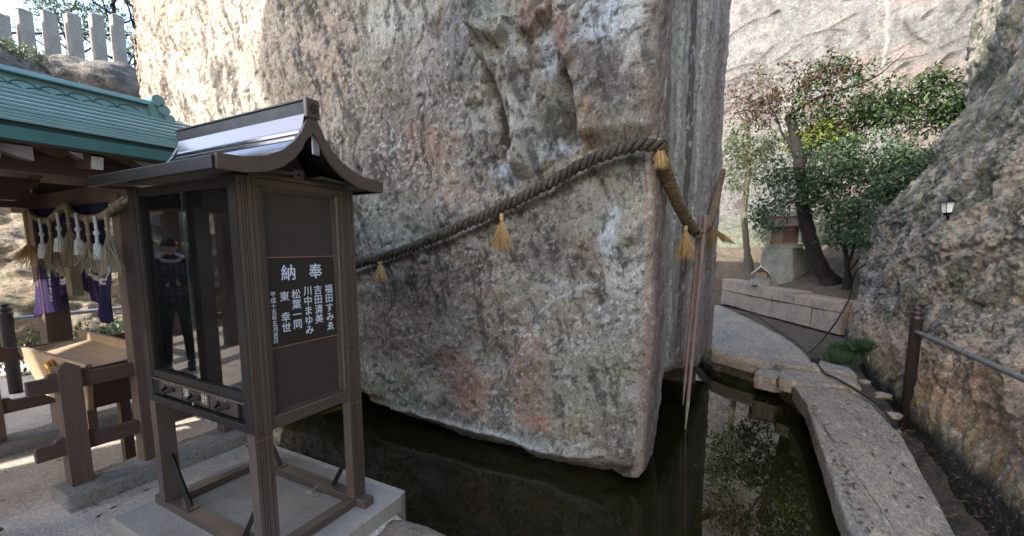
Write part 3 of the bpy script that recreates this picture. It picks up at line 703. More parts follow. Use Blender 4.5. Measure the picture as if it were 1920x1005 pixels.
# ================================================================== ROPES
def resample(pts, step):
    pts = [Vector(p) for p in pts]
    # catmull-rom then even spacing
    out = []
    for i in range(len(pts)-1):
        p0 = pts[max(i-1, 0)]; p1 = pts[i]; p2 = pts[i+1]; p3 = pts[min(i+2, len(pts)-1)]
        for j in range(24):
            t = j/24; out.append(.5*((2*p1)+(p2-p0)*t+(2*p0-5*p1+4*p2-p3)*t*t+(3*p1-p0-3*p2+p3)*t**3))
    out.append(pts[-1]); r = [out[0]]; acc = 0
    for a, b in zip(out, out[1:]):
        L_ = (b-a).length
        while acc+L_ >= step and L_ > 1e-9:
            f = (step-acc)/L_; a = a+(b-a)*f; r.append(a.copy()); L_ = (b-a).length; acc = 0
        acc += L_
    return r
def rope_mb(mb, pts, R_, pitch, strands=3, step=.012, seg=7, off=.58, rs=.5, jit=0.):
    c = resample(pts, step); up = Vector((0, 0, 1)); m = len(c)
    fr = []
    for i in range(m):
        t = (c[min(i+1, m-1)]-c[max(i-1, 0)]).normalized(); a = t.cross(up)
        if a.length < .05: a = t.cross(Vector((0, 1, 0)))
        a.normalize(); b = a.cross(t); fr.append((a, b))
    for k in range(strands):
        ps = []; rr = []
        for i in range(m):
            an = 2*PI*(i*step/pitch+k/strands); j = 1+jit*math.sin(i*.9+k*2)*.5+random.uniform(-jit, jit)*.4
            ps.append(c[i]+(fr[i][0]*math.cos(an)+fr[i][1]*math.sin(an))*R_*off*j); rr.append(R_*rs*j)
        mb.tube(ps, rr, seg)
def tassel(name, top, length, spread, mat, n=110, stem=.03, lean=(0, 0), flat=1., rt=.014, **k):
    t = empty(name, top, **k)
    b = MB(); b.tube([(0, 0, .01), (0, 0, -stem)], [rt*1.1, rt*.9], 8)
    for z in (-.2*stem, -.7*stem): b.tube([(0, 0, z-.006), (0, 0, z+.006)], rt*1.35, 8)
    b.build('binding', mat, t)
    s_ = MB(); rd = random.Random(hash(name) % 97+int(abs(top[0])*100))
    for i in range(n):
        a = rd.uniform(0, 2*PI); q = rd.random()**.6*spread; l = length*rd.uniform(.72, 1.05)
        ex, ey = q*math.cos(a)+lean[0]*l, q*math.sin(a)*flat+lean[1]*l
        r0 = rt*.7*rd.random(); jx, jy = rd.uniform(-.014, .014), rd.uniform(-.014, .014)
        pts = []
        for f in (0, .25, .55, .8, 1):
            g_ = f**1.1; pts.append((r0*math.cos(a)*(1-f)+ex*g_+jx*math.sin(f*5), r0*math.sin(a)*(1-f)+ey*g_+jy*math.sin(f*4), -stem-(l-stem)*f))
        s_.tube(pts, [.0022, .0024, .0022, .002, .0014], 3, smooth=False)
    s_.build('straw', mat, t, kind='stuff'); return t
RPX = [(600, 512), (665, 497), (760, 468), (850, 430), (940, 390), (1030, 343), (1100, 304), (1160, 281), (1205, 271), (1230, 272)]
front_path = [Vector((-7.9, 3.15, 1.9)), Vector((-6.2, 3.13, 1.62)), Vector((-5.0, 3.13, 1.40))]+[Vector(at('y', 3.15, *q)) for q in RPX]
front_path[-1] = front_path[-1]+Vector((.06, .06, 0))
rp_ = empty('sacred_rope', tuple(front_path[3]), label='thick dark twisted straw rope sagging across the front face of the megalith', cat='rope')
def local(pts, e): o = Vector(e.location); return [Vector(p)-o for p in pts]
b = MB(); rope_mb(b, local(front_path, rp_), .043, .17, off=.66, rs=.46, jit=.16); b.build('twisted_rope', M['rope'], rp_)
# frayed fibres
b = MB(); rd = random.Random(3)
for q in resample(local(front_path, rp_), .02):
    for _ in range(3):
        a = rd.uniform(0, 2*PI); d0 = Vector((rd.uniform(-1, 1), -abs(math.cos(a)), math.sin(a))); p0 = q+d0*.05
        b.tube([p0, p0+d0*rd.uniform(.01, .035)+Vector((rd.uniform(-.02, .02), 0, -.008))], [.0014, .0006], 3, cap=False)
b.build('loose_fibres', M['ropebr'], rp_, kind='stuff')
corner = Vector((-.555, 3.22, 2.30))
side_px = [(1238, 285), (1246, 315), (1262, 360), (1280, 398), (1300, 432)]
ysd = [3.28, 3.45, 3.75, 4.1, 4.55]
side_path = [Vector(at('x', -.50, *q)) for q in side_px]
side_path = [Vector(at('y', yy_, *q)) for yy_, q in zip(ysd, side_px)]
sr = empty('side_rope', tuple(side_path[0]), label='brown ribbed rope hanging down the right side of the megalith from its corner', cat='rope')
b = MB(); rope_mb(b, local(side_path, sr), .050, .12, 3, .008, 6, off=.66, rs=.42, jit=.08); b.build('twisted_rope', M['ropebr'], sr)
far_px = [(1308, 438), (1328, 420), (1340, 385), (1347, 350), (1354, 318)]
yf = [4.7, 5.6, 6.6, 7.2, 7.5]
far_path = [Vector(at('y', a, *q)) for a, q in zip(yf, far_px)]
fr_ = empty('far_side_rope', tuple(far_path[0]), label='straw rope rising behind the leaning poles to the far corner of the megalith', cat='rope')
b = MB(); rope_mb(b, local(far_path, fr_), .055, .14, 3, .012, 6, off=.66, rs=.42, jit=.08); b.build('twisted_rope', M['ropebr'], fr_)
G1 = 'golden straw tassels hanging from the megalith rope'
tassel('straw_tassel', tuple(at('y', 3.10, 941, 402)), .30, .11, M['straw'], 170, .05, flat=.5, label='golden straw tassel hanging below the middle of the long rope on the megalith face', cat='tassel', group=G1)
tassel('straw_tassel', tuple(at('y', 3.10, 713, 492)), .19, .10, M['straw'], 130, .01, flat=.5, label='short straw tassel on the megalith rope just right of the bronze cabinet', cat='tassel', group=G1)
tassel('straw_tassel', tuple(at('y', 3.20, 1237, 262)), .20, .055, M['straw'], 150, .02, lean=(.12, -.05), label='straw tassel at the front corner of the megalith where the rope turns', cat='tassel', group=G1)
tassel('straw_tassel', tuple(at('y', 4.2, 1286, 425)), .30, .10, M['straw'], 130, .03, lean=(.05, 0), label='straw tassel on the side rope just left of the two leaning poles', cat='tassel', group=G1)
tassel('straw_tassel', tuple(at('y', 6.6, 1337, 425)), .30, .12, M['straw'], 110, .03, lean=(-.15, 0), label='straw tassel hanging behind the two leaning poles at the megalith far edge', cat='tassel', group=G1)
tassel('straw_tassel', tuple(at('y', 6.7, 1334, 422)), .26, .10, M['straw'], 110, .02, lean=(.95, .2), label='straw tassel flaring out sideways beyond the poles towards the path', cat='tassel', group=G1)

# ---- leaning poles
pt = at('y', 4.75, 1319, 402); pbm = at('y', 4.95, 1293, 700)
def pole(px0, py0, px1, py1, y0, y1, lab, wd_):
    a = Vector(at('y', y0, px0, py0)); b_ = Vector(at('y', y1, px1, py1)); e = empty('leaning_pole', tuple(b_), label=lab, cat='pole', group='pair of slats leaning on the megalith')
    m_ = MB(); d_ = (a-b_); ax = Vector((1, 0.45, 0)).normalized()*wd_; ay = Vector((-.4, 1, 0)).normalized()*.016
    def quad(p, f): return [p-ax*f-ay, p+ax*f-ay, p+ax*f+ay, p-ax*f+ay]
    k0 = .16; p0 = d_*k0
    m_.add(quad(p0, 1)+quad(d_, .9), [(0, 1, 2, 3), (7, 6, 5, 4), (0, 4, 5, 1), (1, 5, 6, 2), (2, 6, 7, 3), (3, 7, 4, 0)]); m_.build('shaft', M['pole'], e, bevel=.003)
    m_ = MB(); m_.add(quad(Vector((0, 0, 0)), .12)+quad(d_*(k0-.001), .98), [(0, 1, 2, 3), (7, 6, 5, 4), (0, 4, 5, 1), (1, 5, 6, 2), (2, 6, 7, 3), (3, 7, 4, 0)]); m_.build('pointed_foot', M['poletip'], e)
pole(1323, 402, 1284, 812, 4.72, 4.80, 'longer pinkish slat with pale pointed foot standing in the pond, leaning on the megalith', .017)
pole(1313, 403, 1280, 760, 4.86, 4.95, 'shorter pinkish slat leaning on the megalith just behind the longer slat', .014)

# ================================================================== CABINET
X0, X1, Y0, Y1 = -2.885, -1.903, 1.083, 1.703; ZB = .15; ZTOP = 1.905
cab = empty('offering_cabinet', ((X0+X1)/2, (Y0+Y1)/2, .10), label='tall bronze metal cabinet with glass front, gabled roof and white Japanese lettering on its side', cat='cabinet')
co_ = Vector(cab.location)
def cmb(): return MB()
def cb(mb, name, mat, parent=None, bevel=0, **k):
    v = Vector((0, 0, 0)) if parent else co_
    mb.v = [tuple(Vector(p)-co_) for p in mb.v]
    return mb.build(name, mat, parent or cab, bevel, **k)
def fluted(x0, x1, y0, y1, z0, z1, out):  # post with narrow grooves on the outward (+x / -x) face
    ys_ = []; g_ = .004; dd = .004
    p = [(x0, y0), (x1, y0)] if out > 0 else [(x1, y1), (x0, y1)]
    W = y1-y0; cuts_ = [.22, .36, .5, .78]
    if out > 0:
        for c_ in cuts_:
            yc = y0+W*c_; p += [(x1, yc-g_/2), (x1-dd, yc-g_/2), (x1-dd, yc+g_/2), (x1, yc+g_/2)]
        p += [(x1, y1), (x0, y1)]
    else:
        for c_ in cuts_[::-1]:
            yc = y0+W*c_; p += [(x0, yc+g_/2), (x0+dd, yc+g_/2), (x0+dd, yc-g_/2), (x0, yc-g_/2)]
        p += [(x0, y0), (x1, y0)]
    return p
pw = .085
for (xa, out) in ((X1-.06, 1), (X0, -1)):
    for ya in (Y0, Y1-pw):
        b = MB(); b.prism(fluted(xa, xa+.06, ya, ya+pw, ZB, ZTOP, out), ZB, ZTOP, 'z')
        leg = cb(b, 'leg', M['bronze'])
        b = MB(); b.box(xa-.002, xa+.062, ya-.002, ya+pw+.002, .715, .719); cb(b, 'joint_seam', M['bronzedk'], leg) if False else None
        leg2 = leg
        if out > 0:
            b = MB(); b.box(X1-.001, X1+.0015, ya+.001, ya+pw-.001, .716, .7185); cb(b, 'seam', M['copperline'], leg)
            for yy_ in (ya+.014, ya+.042):
                b = MB(); b.tube([(X1-.001, yy_, 1.868), (X1+.002, yy_, 1.868)], .0045, 8); cb(b, 'screw', M['iron'], leg)
# black strips on the front posts, mostly painting in their dark reflection
for xa in (X1-.06, X0):
    b = MB(); b.box(xa-.0015, xa+.0605 if xa < X1-.1 else xa+.058, Y0-.003, Y0+.0, .752, ZTOP-.002); cb(b, 'dark_reflection_strip', M['bronzedk'])
# base rails
for nm, bx_ in (('base_rail', (X0-.09, X1+.06, Y0+.01, Y0+.085, .10, .149)), ('base_rail', (X0-.02, X1+.07, Y1-.075, Y1-.005, .10, .149)), ('base_rail', (X0+.0, X0+.06, Y0+.087, Y1-.077, .10, .147)), ('base_rail', (X1-.06, X1, Y0+.087, Y1-.077, .10, .147))):
    b = MB(); b.box(*bx_); cb(b, nm, M['bronze'], bevel=.002)
# braces
def brace(p, q, wdt=.013):
    b = MB(); b.tube([p, q], wdt*1.25, 4, smooth=False); o = cb(b, 'brace', M['brace'])
    b = MB(); b.box(q[0]-.045, q[0]+.045, q[1]-.03, q[1]+.03, .150, .155); cb(b, 'foot_plate', M['bronze'], o)
zc = Y0+.047
brace((X0+.06, zc, .42), (X0+.23, zc, .155)); brace((X1-.06, zc, .42), (X1-.23, zc, .155))
zc = Y1-.04
brace((X0+.06, zc, .42), (X0+.23, zc, .155)); brace((X1-.06, zc, .42), (X1-.23, zc, .155))
for (x_, y_) in ((X0+.30, Y0+.10), (X1-.33, Y1-.11)):
    b = MB(); b.box(x_-.05, x_+.05, y_-.02, y_+.02, .1005, .106); b.tube([(x_, y_, .106), (x_, y_, .13)], .006, 6); b.tube([(x_, y_, .125), (x_, y_+.03*(1 if y_ > 1.4 else -1), .14)], .004, 6)
    cb(b, 'anchor_bracket', M['steel'])
# side frame & panel (both sides)
for s_, xo in ((1, X1), (-1, X0)):
    def sx(a, b): return (xo-a, xo-b) if s_ > 0 else (xo+b, xo+a)
    ya, yb = Y0+pw, Y1-pw
    for nm, (y0_, y1_, z0_, z1_) in (('side_rail', (ya, yb, 1.868, 1.905)), ('side_rail', (ya, yb, .74, .80)), ('side_stile', (ya, ya+.022, .80, 1.868)), ('side_stile', (yb-.022, yb, .80, 1.868))):
        b = MB(); a_, c_ = sx(.03, .008); b.box(a_, c_, y0_, y1_, z0_, z1_); cb(b, nm, M['bronze'], bevel=.003)
    for k_, (i_, dpt) in enumerate(((.022, .014), (.032, .020))):
        b = MB(); a_, c_ = sx(.034, dpt)
        for (y0_, y1_, z0_, z1_) in ((ya+i_, yb-i_, 1.868-i_+.014, 1.868-i_+.022), (ya+i_, yb-i_, .80+i_-.022, .80+i_-.014), (ya+i_, ya+i_+.008, .80, 1.868), (yb-i_-.008, yb-i_, .80, 1.868)):
            b.box(a_, c_, y0_, y1_, z0_, z1_)
        cb(b, 'inner_moulding', M['bronze'])
    b = MB(); a_, c_ = sx(.040, .030); b.box(a_, c_, ya+.02, yb-.02, .79, 1.87); pan = cb(b, 'side_panel', M['panel'])
# gable-side top rail (lintel) under the roof
b = MB(); b.box(X1-.05, X1-.004, Y0+.06, Y1-.06, 1.9055, 1.925); cb(b, 'lintel', M['bronze'])
# plaque with lettering
PL = X1-.0255
pq = MB(); pq.box(X1-.0298, PL, 1.196, 1.600, 1.122, 1.553); plaque = cb(pq, 'plaque', M['plaque'], label='dark plaque with copper outline and white brush lettering')
b = MB()
for (y0_, y1_, z0_, z1_) in ((1.196, 1.600, 1.549, 1.553), (1.196, 1.600, 1.122, 1.126), (1.196, 1.200, 1.126, 1.549), (1.596, 1.600, 1.126, 1.549)): b.box(PL, PL+.0025, y0_, y1_, z0_, z1_)
cb(b, 'plaque_outline', M['copperline'], plaque)
_tc = {}
def glyph_mesh(ch, bold):
    if (ch, bold) in _tc: return _tc[(ch, bold)]
    cu = bpy.data.curves.new('glyph', 'FONT'); cu.body = ch; cu.size = 1; cu.align_x = 'CENTER'; cu.align_y = 'CENTER'; cu.offset = 0; cu.extrude = .01; cu.resolution_u = 2
    o = bpy.data.objects.new('glyph', cu); C.objects.link(o)
    dg = bpy.context.evaluated_depsgraph_get(); me = bpy.data.meshes.new_from_object(o.evaluated_get(dg))
    v = np.array([tuple(a.co) for a in me.vertices]); f = [tuple(p.vertices) for p in me.polygons]
    bpy.data.objects.remove(o)
    if len(v):
        c = (v.min(0)+v.max(0))/2; v = v-c*np.array([1, 1, 0])
    _tc[(ch, bold)] = (v, f); bpy.data.meshes.remove(me); return v, f
def letters(mb, ch, p, size, R_, U_, bold=.012, sx=1.):
    v, f = glyph_mesh(ch, bold)
    if not len(v): return
    R_ = np.array(R_); U_ = np.array(U_); Nn = np.cross(R_, U_)
    # thickened strokes: the same sign struck several times, each a hair further out
    for k_, (dx_, dy_) in enumerate(((0, 0), (1, .4), (-1, -.4), (.3, 1), (-.3, -1))):
        q = np.array(p)+(v[:, :1]+dx_*bold*.9)*size*sx*R_+(v[:, 1:2]+dy_*bold*.9)*size*U_+v[:, 2:3]*size*.5*Nn+Nn*.00025*k_
        mb.add(q.tolist(), f)
RY, UZ = (0, 1, 0), (0, 0, 1)
LX = PL+.0012
for ch, y_ in (('奉', 1.462), ('納', 1.312)):
    b = MB(); letters(b, ch, (LX, y_, 1.478), .080, RY, UZ, .013); cb(b, 'title_character', M['letter'], plaque)
for txt, y_, ztop, pitch, sz in (('福田すみゑ', 1.536, 1.400, .050, .050), ('吉田清美', 1.470, 1.400, .050, .050), ('川中まゆみ', 1.410, 1.400, .050, .050), ('松葉一同', 1.346, 1.390, .050, .050), ('東　幸世', 1.285, 1.385, .050, .050), ('平成十五年五月吉日', 1.228, 1.390, .0275, .028)):
    for i, ch in enumerate(txt):
        if ch == '　': continue
        b = MB(); letters(b, ch, (LX, y_, ztop-i*pitch-sz*.4), sz, RY, UZ, .010)
        cb(b, 'name_character' if sz > .04 else 'date_character', M['letter'], plaque)
# front: sill, header, glass
b = MB(); b.box(X0+.06, X1-.06, Y0+.004, Y0+.05, .895, .935); cb(b, 'front_sill', M['bronzedk'], bevel=.004)
b = MB(); b.box(X0+.06, X1-.06, Y0-.004, Y0+.012, .885, .893); cb(b, 'sill_lip', M['bronze'])
b = MB(); b.box(X0+.06, X1-.06, Y0+.01, Y0+.05, 1.862, 1.905); cb(b, 'front_header', M['bronzedk'])
b = MB(); b.box(X0+.062, X0+.085, Y0+.012, Y0+.045, .936, 1.861); cb(b, 'glass_stile', M['bronzedk'])
b = MB(); b.box(X1-.085, X1-.062, Y0+.012, Y0+.045, .936, 1.861); cb(b, 'glass_stile', M['bronzedk'])
b = MB(); b.box(X0+.085, -2.36, Y0+.030, Y0+.034, .936, 1.861); cb(b, 'glass_pane', M['glass'])
b = MB(); b.box(-2.40, X1-.085, Y0+.021, Y0+.025, .936, 1.861); cb(b, 'glass_pane', M['glass'])
b = MB(); b.box(X0+.062, X1-.062, Y0+.056, Y1-.05, .90, .925); cb(b, 'cabinet_floor', M['plinth'])
b = MB(); b.box(X0+.062, X1-.062, Y0+.2, Y1-.05, 1.02, 1.035); cb(b, 'display_shelf', M['bronze'])
b = MB(); b.box(X0+.062, X1-.062, Y1-.045, Y1-.02, .76, 1.90); cb(b, 'back_panel', M['panel'])
b = MB(); b.box(X0+.062, X1-.062, Y0+.05, Y1-.05, 1.885, 1.90); cb(b, 'ceiling_panel', M['panel'])
b = MB(); b.box(-2.4010, -2.3995, Y0+.020, Y0+.026, .936, 1.861); cb(b, 'pane_edge', M['paneedge'])
b = MB(); b.box(-2.30, -2.06, Y0+.10, Y0+.30, .9255, .945); cb(b, 'white_tray', M['white'], bevel=.003)
# drawers
b = MB(); b.box(X0+.06, X1-.06, Y0+.03, Y1-.05, .792, .884); cb(b, 'drawer_case', M['bronzedk'])
b = MB(); b.box(X0+.06, X1-.06, Y0-.006, Y0+.05, .752, .790); cb(b, 'bottom_rail', M['bronzedk'], bevel=.003)
RX = (1, 0, 0); dy = Y0+.0175
for i, (xa, xb) in enumerate(((-2.815, -2.565), (-2.555, -2.305), (-2.295, -2.06))):
    b = MB(); b.box(xa, xb, Y0+.018, Y0+.03, .796, .880); dr = cb(b, 'drawer', M['panel'], bevel=.002)
    xc = (xa+xb)/2; b = MB()
    b.tube([(xc-.04, Y0+.014, .838), (xc-.02, Y0-.008, .832), (xc, Y0-.014, .826), (xc+.02, Y0-.008, .832), (xc+.04, Y0+.014, .838)], [.006, .008, .01, .008, .006], 8)
    for dx in (-.042, .042): b.lathe([(.014, 0), (.012, .005), (.0, .007)], (0, 0), 10); b.v[-30:] = [(xc+dx+v[0], Y0+.018-v[2], .840+v[1]) for v in b.v[-30:]]
    cb(b, 'drawer_pull', M['iron'], dr)
    b = MB()
    if i == 1:
        letters(b, '淨', (xc-.088, dy, .842), .058, RX, UZ, .012); cb(b, 'drawer_character', M['lettergold'], dr); b = MB(); letters(b, '財', (xc+.088, dy, .842), .058, RX, UZ, .012)
        s2 = MB(); s2.box(xc-.05, xc+.05, Y0+.0172, Y0+.0195, .862, .869); cb(s2, 'coin_slot', M['iron'], dr)
        s2 = MB(); s2.lathe([(.004, 0), (.009, .006), (.009, .012), (.003, .02)], (0, 0), 8); s2.v = [(xc+v[0], Y0+.006+v[1]*.5, .795+v[2]) for v in s2.v]; cb(s2, 'padlock', M['steel'], dr)
    else:
        rd = random.Random(i)
        for k_ in range(4 if i == 0 else 3):
            xx = xc-.05+k_*.03
            b.box(xx, xx+.009, dy, dy+.001, .864, .866); b.box(xx+.003, xx+.005, dy-.0005, dy+.001, .858, .872)
    cb(b, 'drawer_character' if i == 1 else 'small_print', M['lettergold'], dr, kind=None if i == 1 else 'stuff')
# roof
yc = 1.385
prof = [(.004, 2.205), (.03, 2.205), (.04, 2.15), (.06, 2.105), (.10, 2.055), (.16, 2.005), (.24, 1.968), (.32, 1.95), (.43, 1.945)]
def roofz(d): return float(np.interp(d, [p[0] for p in prof[1:]], [p[1] for p in prof[1:]]))
RXa, RXb = -2.94, -1.80
for s_ in (-1, 1):
    ds_ = np.concatenate([np.linspace(.03, .43, 28)])
    top = [(yc+s_*d, roofz(d)) for d in ds_]; bot = [(yc+s_*d, roofz(d)-.018) for d in ds_[::-1]]
    b = MB(); b.prism(top+bot, RXa+.02, RXb-.005, 'x'); o = cb(b, 'roof_sheet', M['rooftin'])
    for p_ in o.data.polygons: p_.use_smooth = False
    # standing ribs parallel to ridge
    for d in (.055, .075, .15, .165, .27, .285):
        b = MB(); z_ = roofz(d); b.box(RXa+.02, RXb-.006, yc+s_*d-.006, yc+s_*d+.006, z_-.004, z_+.009); cb(b, 'roof_rib', M['rooftin'], o)
    # barge boards at both gable ends
    for (xa, xb) in ((RXb-.006, RXb+.012), (RXa-.006, RXa+.02)):
        up_ = [(yc+s_*d, roofz(d)+.012) for d in ds_]; lo = [(yc+s_*d, roofz(d)-.045-.02*(1-d/.43)) for d in ds_[::-1]]
        up_[0] = (yc+s_*.0, 2.215); lo[-1] = (yc+s_*.0, 2.125)
        b = MB(); b.prism(up_+lo, xa, xb, 'x'); cb(b, 'barge_board', M['bronze'])
    b = MB(); b.box(RXa, RXb-.006, yc+s_*.43-.012, yc+s_*.43+.012, 1.90, 1.950); cb(b, 'eave_fascia', M['bronzedk'], bevel=.002)
    b = MB(); b.prism([(yc+s_*.06, 1.93), (yc+s_*.42, 1.912), (yc+s_*.42, 1.920), (yc+s_*.06, 1.94)], RXa+.03, RXb-.03, 'x'); cb(b, 'soffit', M['panel'])
b = MB(); b.box(RXa-.0, RXb-.002, yc-.028, yc+.028, 2.19, 2.262); b.box(RXa-.0, RXb-.002, yc-.034, yc+.034, 2.262, 2.272); cb(b, 'ridge_cap', M['bronzedk'], bevel=.002)
b = MB(); b.box(RXb-.002, RXb+.02, yc-.036, yc+.036, 2.188, 2.275); rc = cb(b, 'ridge_end', M['bronze'], bevel=.004)
b = MB(); n_ = 10
for k_ in range(n_):
    a = 2*PI*k_/n_; b.tube([(RXb+.018, yc+.018*math.cos(a), 2.232+.018*math.sin(a)), (RXb+.026, yc+.018*math.cos(a), 2.232+.018*math.sin(a))], .005, 6)
b.tube([(RXb+.018, yc, 2.232), (RXb+.028, yc, 2.232)], .009, 10); cb(b, 'flower_crest', M['panel'], rc)
b = MB(); b.box(RXb-.012, RXb-.002, yc+.002, yc+.044, 2.03, 2.125); cb(b, 'gable_pendant', M['steel'], bevel=.004)
b = MB(); b.box(X1-.04, X1-.006, yc-.028, yc+.028, 1.926, 1.966); cb(b, 'strut_block', M['bronze'])
b = MB(); b.tube([(X1-.007, yc, 1.946), (X1-.002, yc, 1.946)], .008, 8); cb(b, 'bolt', M['iron'])
b = MB(); b.prism([(yc-.1, 1.93), (yc+.1, 1.93), (yc, 2.10)], X1-.12, X1-.06, 'x'); cb(b, 'gable_board', M['panel'])
b = MB(); b.prism([(yc-.1, 1.93), (yc+.1, 1.93), (yc, 2.10)], X0+.06, X0+.12, 'x'); cb(b, 'gable_board', M['panel'])

# ================================================================== FENCES, KERBS
def kerb(x0, x1, y0, y1, lab, h=.1):
    b = MB(); n = 14; 
    U, V = np.meshgrid(np.linspace(0, 1, 90), np.linspace(0, 1, 40), indexing='ij')
    # loop profile (x,z)
    prof_ = [(x0, -.05), (x0, h*.5), (x0+.003, h-.012), (x0+.015, h), ((x0*2+x1)/3, h), ((x0+2*x1)/3, h), (x1-.015, h), (x1-.003, h-.012), (x1, h*.5), (x1, -.05)]
    s = np.linspace(0, 9, 46); px_ = np.interp(s, range(10), [p[0] for p in prof_]); pz = np.interp(s, range(10), [p[1] for p in prof_])
    ys_ = np.concatenate([[y0], np.linspace(y0, y1, 110), [y1]])
    P = np.stack([np.repeat(px_[None], len(ys_), 0), np.repeat(ys_[:, None], len(px_), 1), np.repeat(pz[None], len(ys_), 0)], -1)
    Nn = np.zeros_like(P); Nn[1:-1] = normals(P[1:-1]); P += Nn*(.008*fbm(P, 14, 3, x0)+.004*fbm(P, 40, 2, x0))[..., None]
    P[0, :, 0] = (x0+x1)/2; P[-1, :, 0] = (x0+x1)/2; P[0, :, 2] = -.05; P[-1, :, 2] = -.05; P[0, :, 1] = y0; P[-1, :, 1] = y1
    return grid('kerb_stone', P, M['kerb'], label=lab, cat='kerb')
kerb(-3.79, -3.49, .87, 1.99, 'rough grey granite kerb under the near timber fence beside the cabinet')
kerb(-5.16, -4.90, .78, 2.02, 'rough grey granite kerb under the far timber fence behind the offertory box')
def fence(xc_, lab, posts, ends):
    y0, y1 = ends
    f = empty('timber_fence', (xc_, posts[0], .1), label=lab, cat='fence')
    hw = .052
    for i, y_ in enumerate(posts):
        b = MB(); b.box(-hw, hw, y_-posts[0]-hw, y_-posts[0]+hw, 0, .755)
        b.add([(-hw, y_-posts[0]-hw, .755), (hw, y_-posts[0]-hw, .755), (hw, y_-posts[0]+hw, .755), (-hw, y_-posts[0]+hw, .755), (0, y_-posts[0], .79)], [(0, 1, 4), (1, 2, 4), (2, 3, 4), (3, 0, 4)])
        b.build('post', M['post'], f)
    for z0 in (.615, .205):
        prs = []; a = y0-posts[0]; e = y1-posts[0]
        pr = [(a, z0), (e, z0), (e, z0+.095)]
        for y_ in sorted([p-posts[0] for p in posts], reverse=True):
            if y_+.115 < e: pr += [(y_+.115, z0+.095), (y_+.100, z0+.115)]
            pr += [(y_+.06, z0+.118), (y_-.06, z0+.118)] if y_+.115 < e else [(min(e, y_+.06), z0+.118), (y_-.06, z0+.118)]
            pr += [(y_-.085, z0+.112), (y_-.098, z0+.092)]
        pr += [(a, z0+.09)]
        b = MB(); b.prism(pr, -.022, .022, 'x'); b.build('rail', M['wood'], f, bevel=.003)
    return f
fence(-3.68, 'brown timber fence with stepped rail ends nearest the cabinet, front left', [.98, 1.88], (.80, 2.02))
fence(-5.03, 'brown timber fence partly hidden behind the pale offertory box', [.90, 1.88], (.40, 2.05))

# ---- pavilion
pvx0, pvx1, pvy = -5.22, -3.677, 1.36
pav_e = empty('worship_pavilion', (-4.45, 1.2, 0), label='timber pavilion with pale green metal roof at the left edge beside the megalith', cat='pavilion')
po = Vector(pav_e.location)
def pb(mb, name, mat, parent=None, bevel=0, **k):
    mb.v = [tuple(Vector(p)-po) for p in mb.v]; return mb.build(name, mat, parent or pav_e, bevel, **k)
b = MB(); b.box(-3.735, -3.625, 1.30, 1.41, .1, 1.95); pb(b, 'post', M['post'], bevel=.004)
b = MB(); b.box(-5.30, -5.14, 1.28, 1.44, 0, 1.95); pb(b, 'post', M['post'], bevel=.004)
b = MB(); b.box(-3.735, -3.625, .36, .47, 0, 1.95); pb(b, 'post', M['post'], bevel=.004)
b = MB(); b.box(-5.30, -5.14, .34, .50, 0, 1.95); pb(b, 'post', M['post'], bevel=.004)
b = MB(); b.box(-5.75, -3.50, 1.31, 1.40, 1.90, 2.02); pb(b, 'tie_beam', M['woodx'], bevel=.004)
b = MB(); b.box(-5.75, -3.50, .37, .46, 1.90, 2.02); pb(b, 'tie_beam', M['woodx'], bevel=.004)
b = MB(); b.box(-4.98, -4.90, .0, 2.25, 2.30, 2.42); pb(b, 'tie_beam', M['wood'], bevel=.004)
for xx in (-5.22, -3.68):
    b = MB(); b.box(xx-.06, xx+.06, -.1, 2.22, 2.025, 2.13); pb(b, 'purlin', M['wood'], bevel=.004)
# carved beam end and bracket seen at the left
b = MB(); b.prism([(.9, 1.905), (1.52, 1.905), (1.53, 1.95), (1.47, 1.96), (1.45, 2.0), (1.36, 2.02), (1.28, 2.03), (1.26, 2.09), (.9, 2.10)], -5.12, -5.02, 'x'); pb(b, 'carved_bracket', M['wood'], bevel=.003)
b = MB(); b.prism([(1.262, 2.03), (1.272, 2.03), (1.266, 2.09), (1.256, 2.09)], -5.019, -5.012, 'x'); pb(b, 'painted_edge', M['paleend'])
b = MB(); b.prism([(-.2, 1.91), (1.02, 1.91), (1.06, 1.98), (1.12, 2.0), (1.14, 2.06), (-.2, 2.06)], -4.42, -4.30, 'x'); pb(b, 'carved_bracket', M['wood'], bevel=.003)
# rafters with white ends (boat shaped)
for yy_ in (-.1, .30, .70, 1.10, 1.50, 1.90):
    b = MB(); b.prism([(-4.85, 2.53), (-3.34, 2.125), (-3.36, 2.05), (-3.55, 2.07), (-4.85, 2.44)], yy_, yy_+.055, 'y'); r_ = pb(b, 'rafter', M['woodx'])
    b = MB(); b.prism([(-3.338, 2.118), (-3.33, 2.118), (-3.35, 2.05), (-3.362, 2.05)], yy_+.002, yy_+.053, 'y'); pb(b, 'painted_end', M['paleend'], r_)
    b = MB(); b.prism([(-4.85, 2.53), (-6.36, 2.125), (-6.34, 2.05), (-6.15, 2.07), (-4.85, 2.44)], yy_, yy_+.055, 'y'); pb(b, 'rafter', M['woodx'])
b = MB(); b.prism([(-3.27, 2.135), (-4.85, 2.60), (-6.43, 2.135), (-6.43, 2.125), (-4.85, 2.585), (-3.27, 2.125)], -.3, 2.28, 'y'); pb(b, 'roof_boarding', M['woodx'])
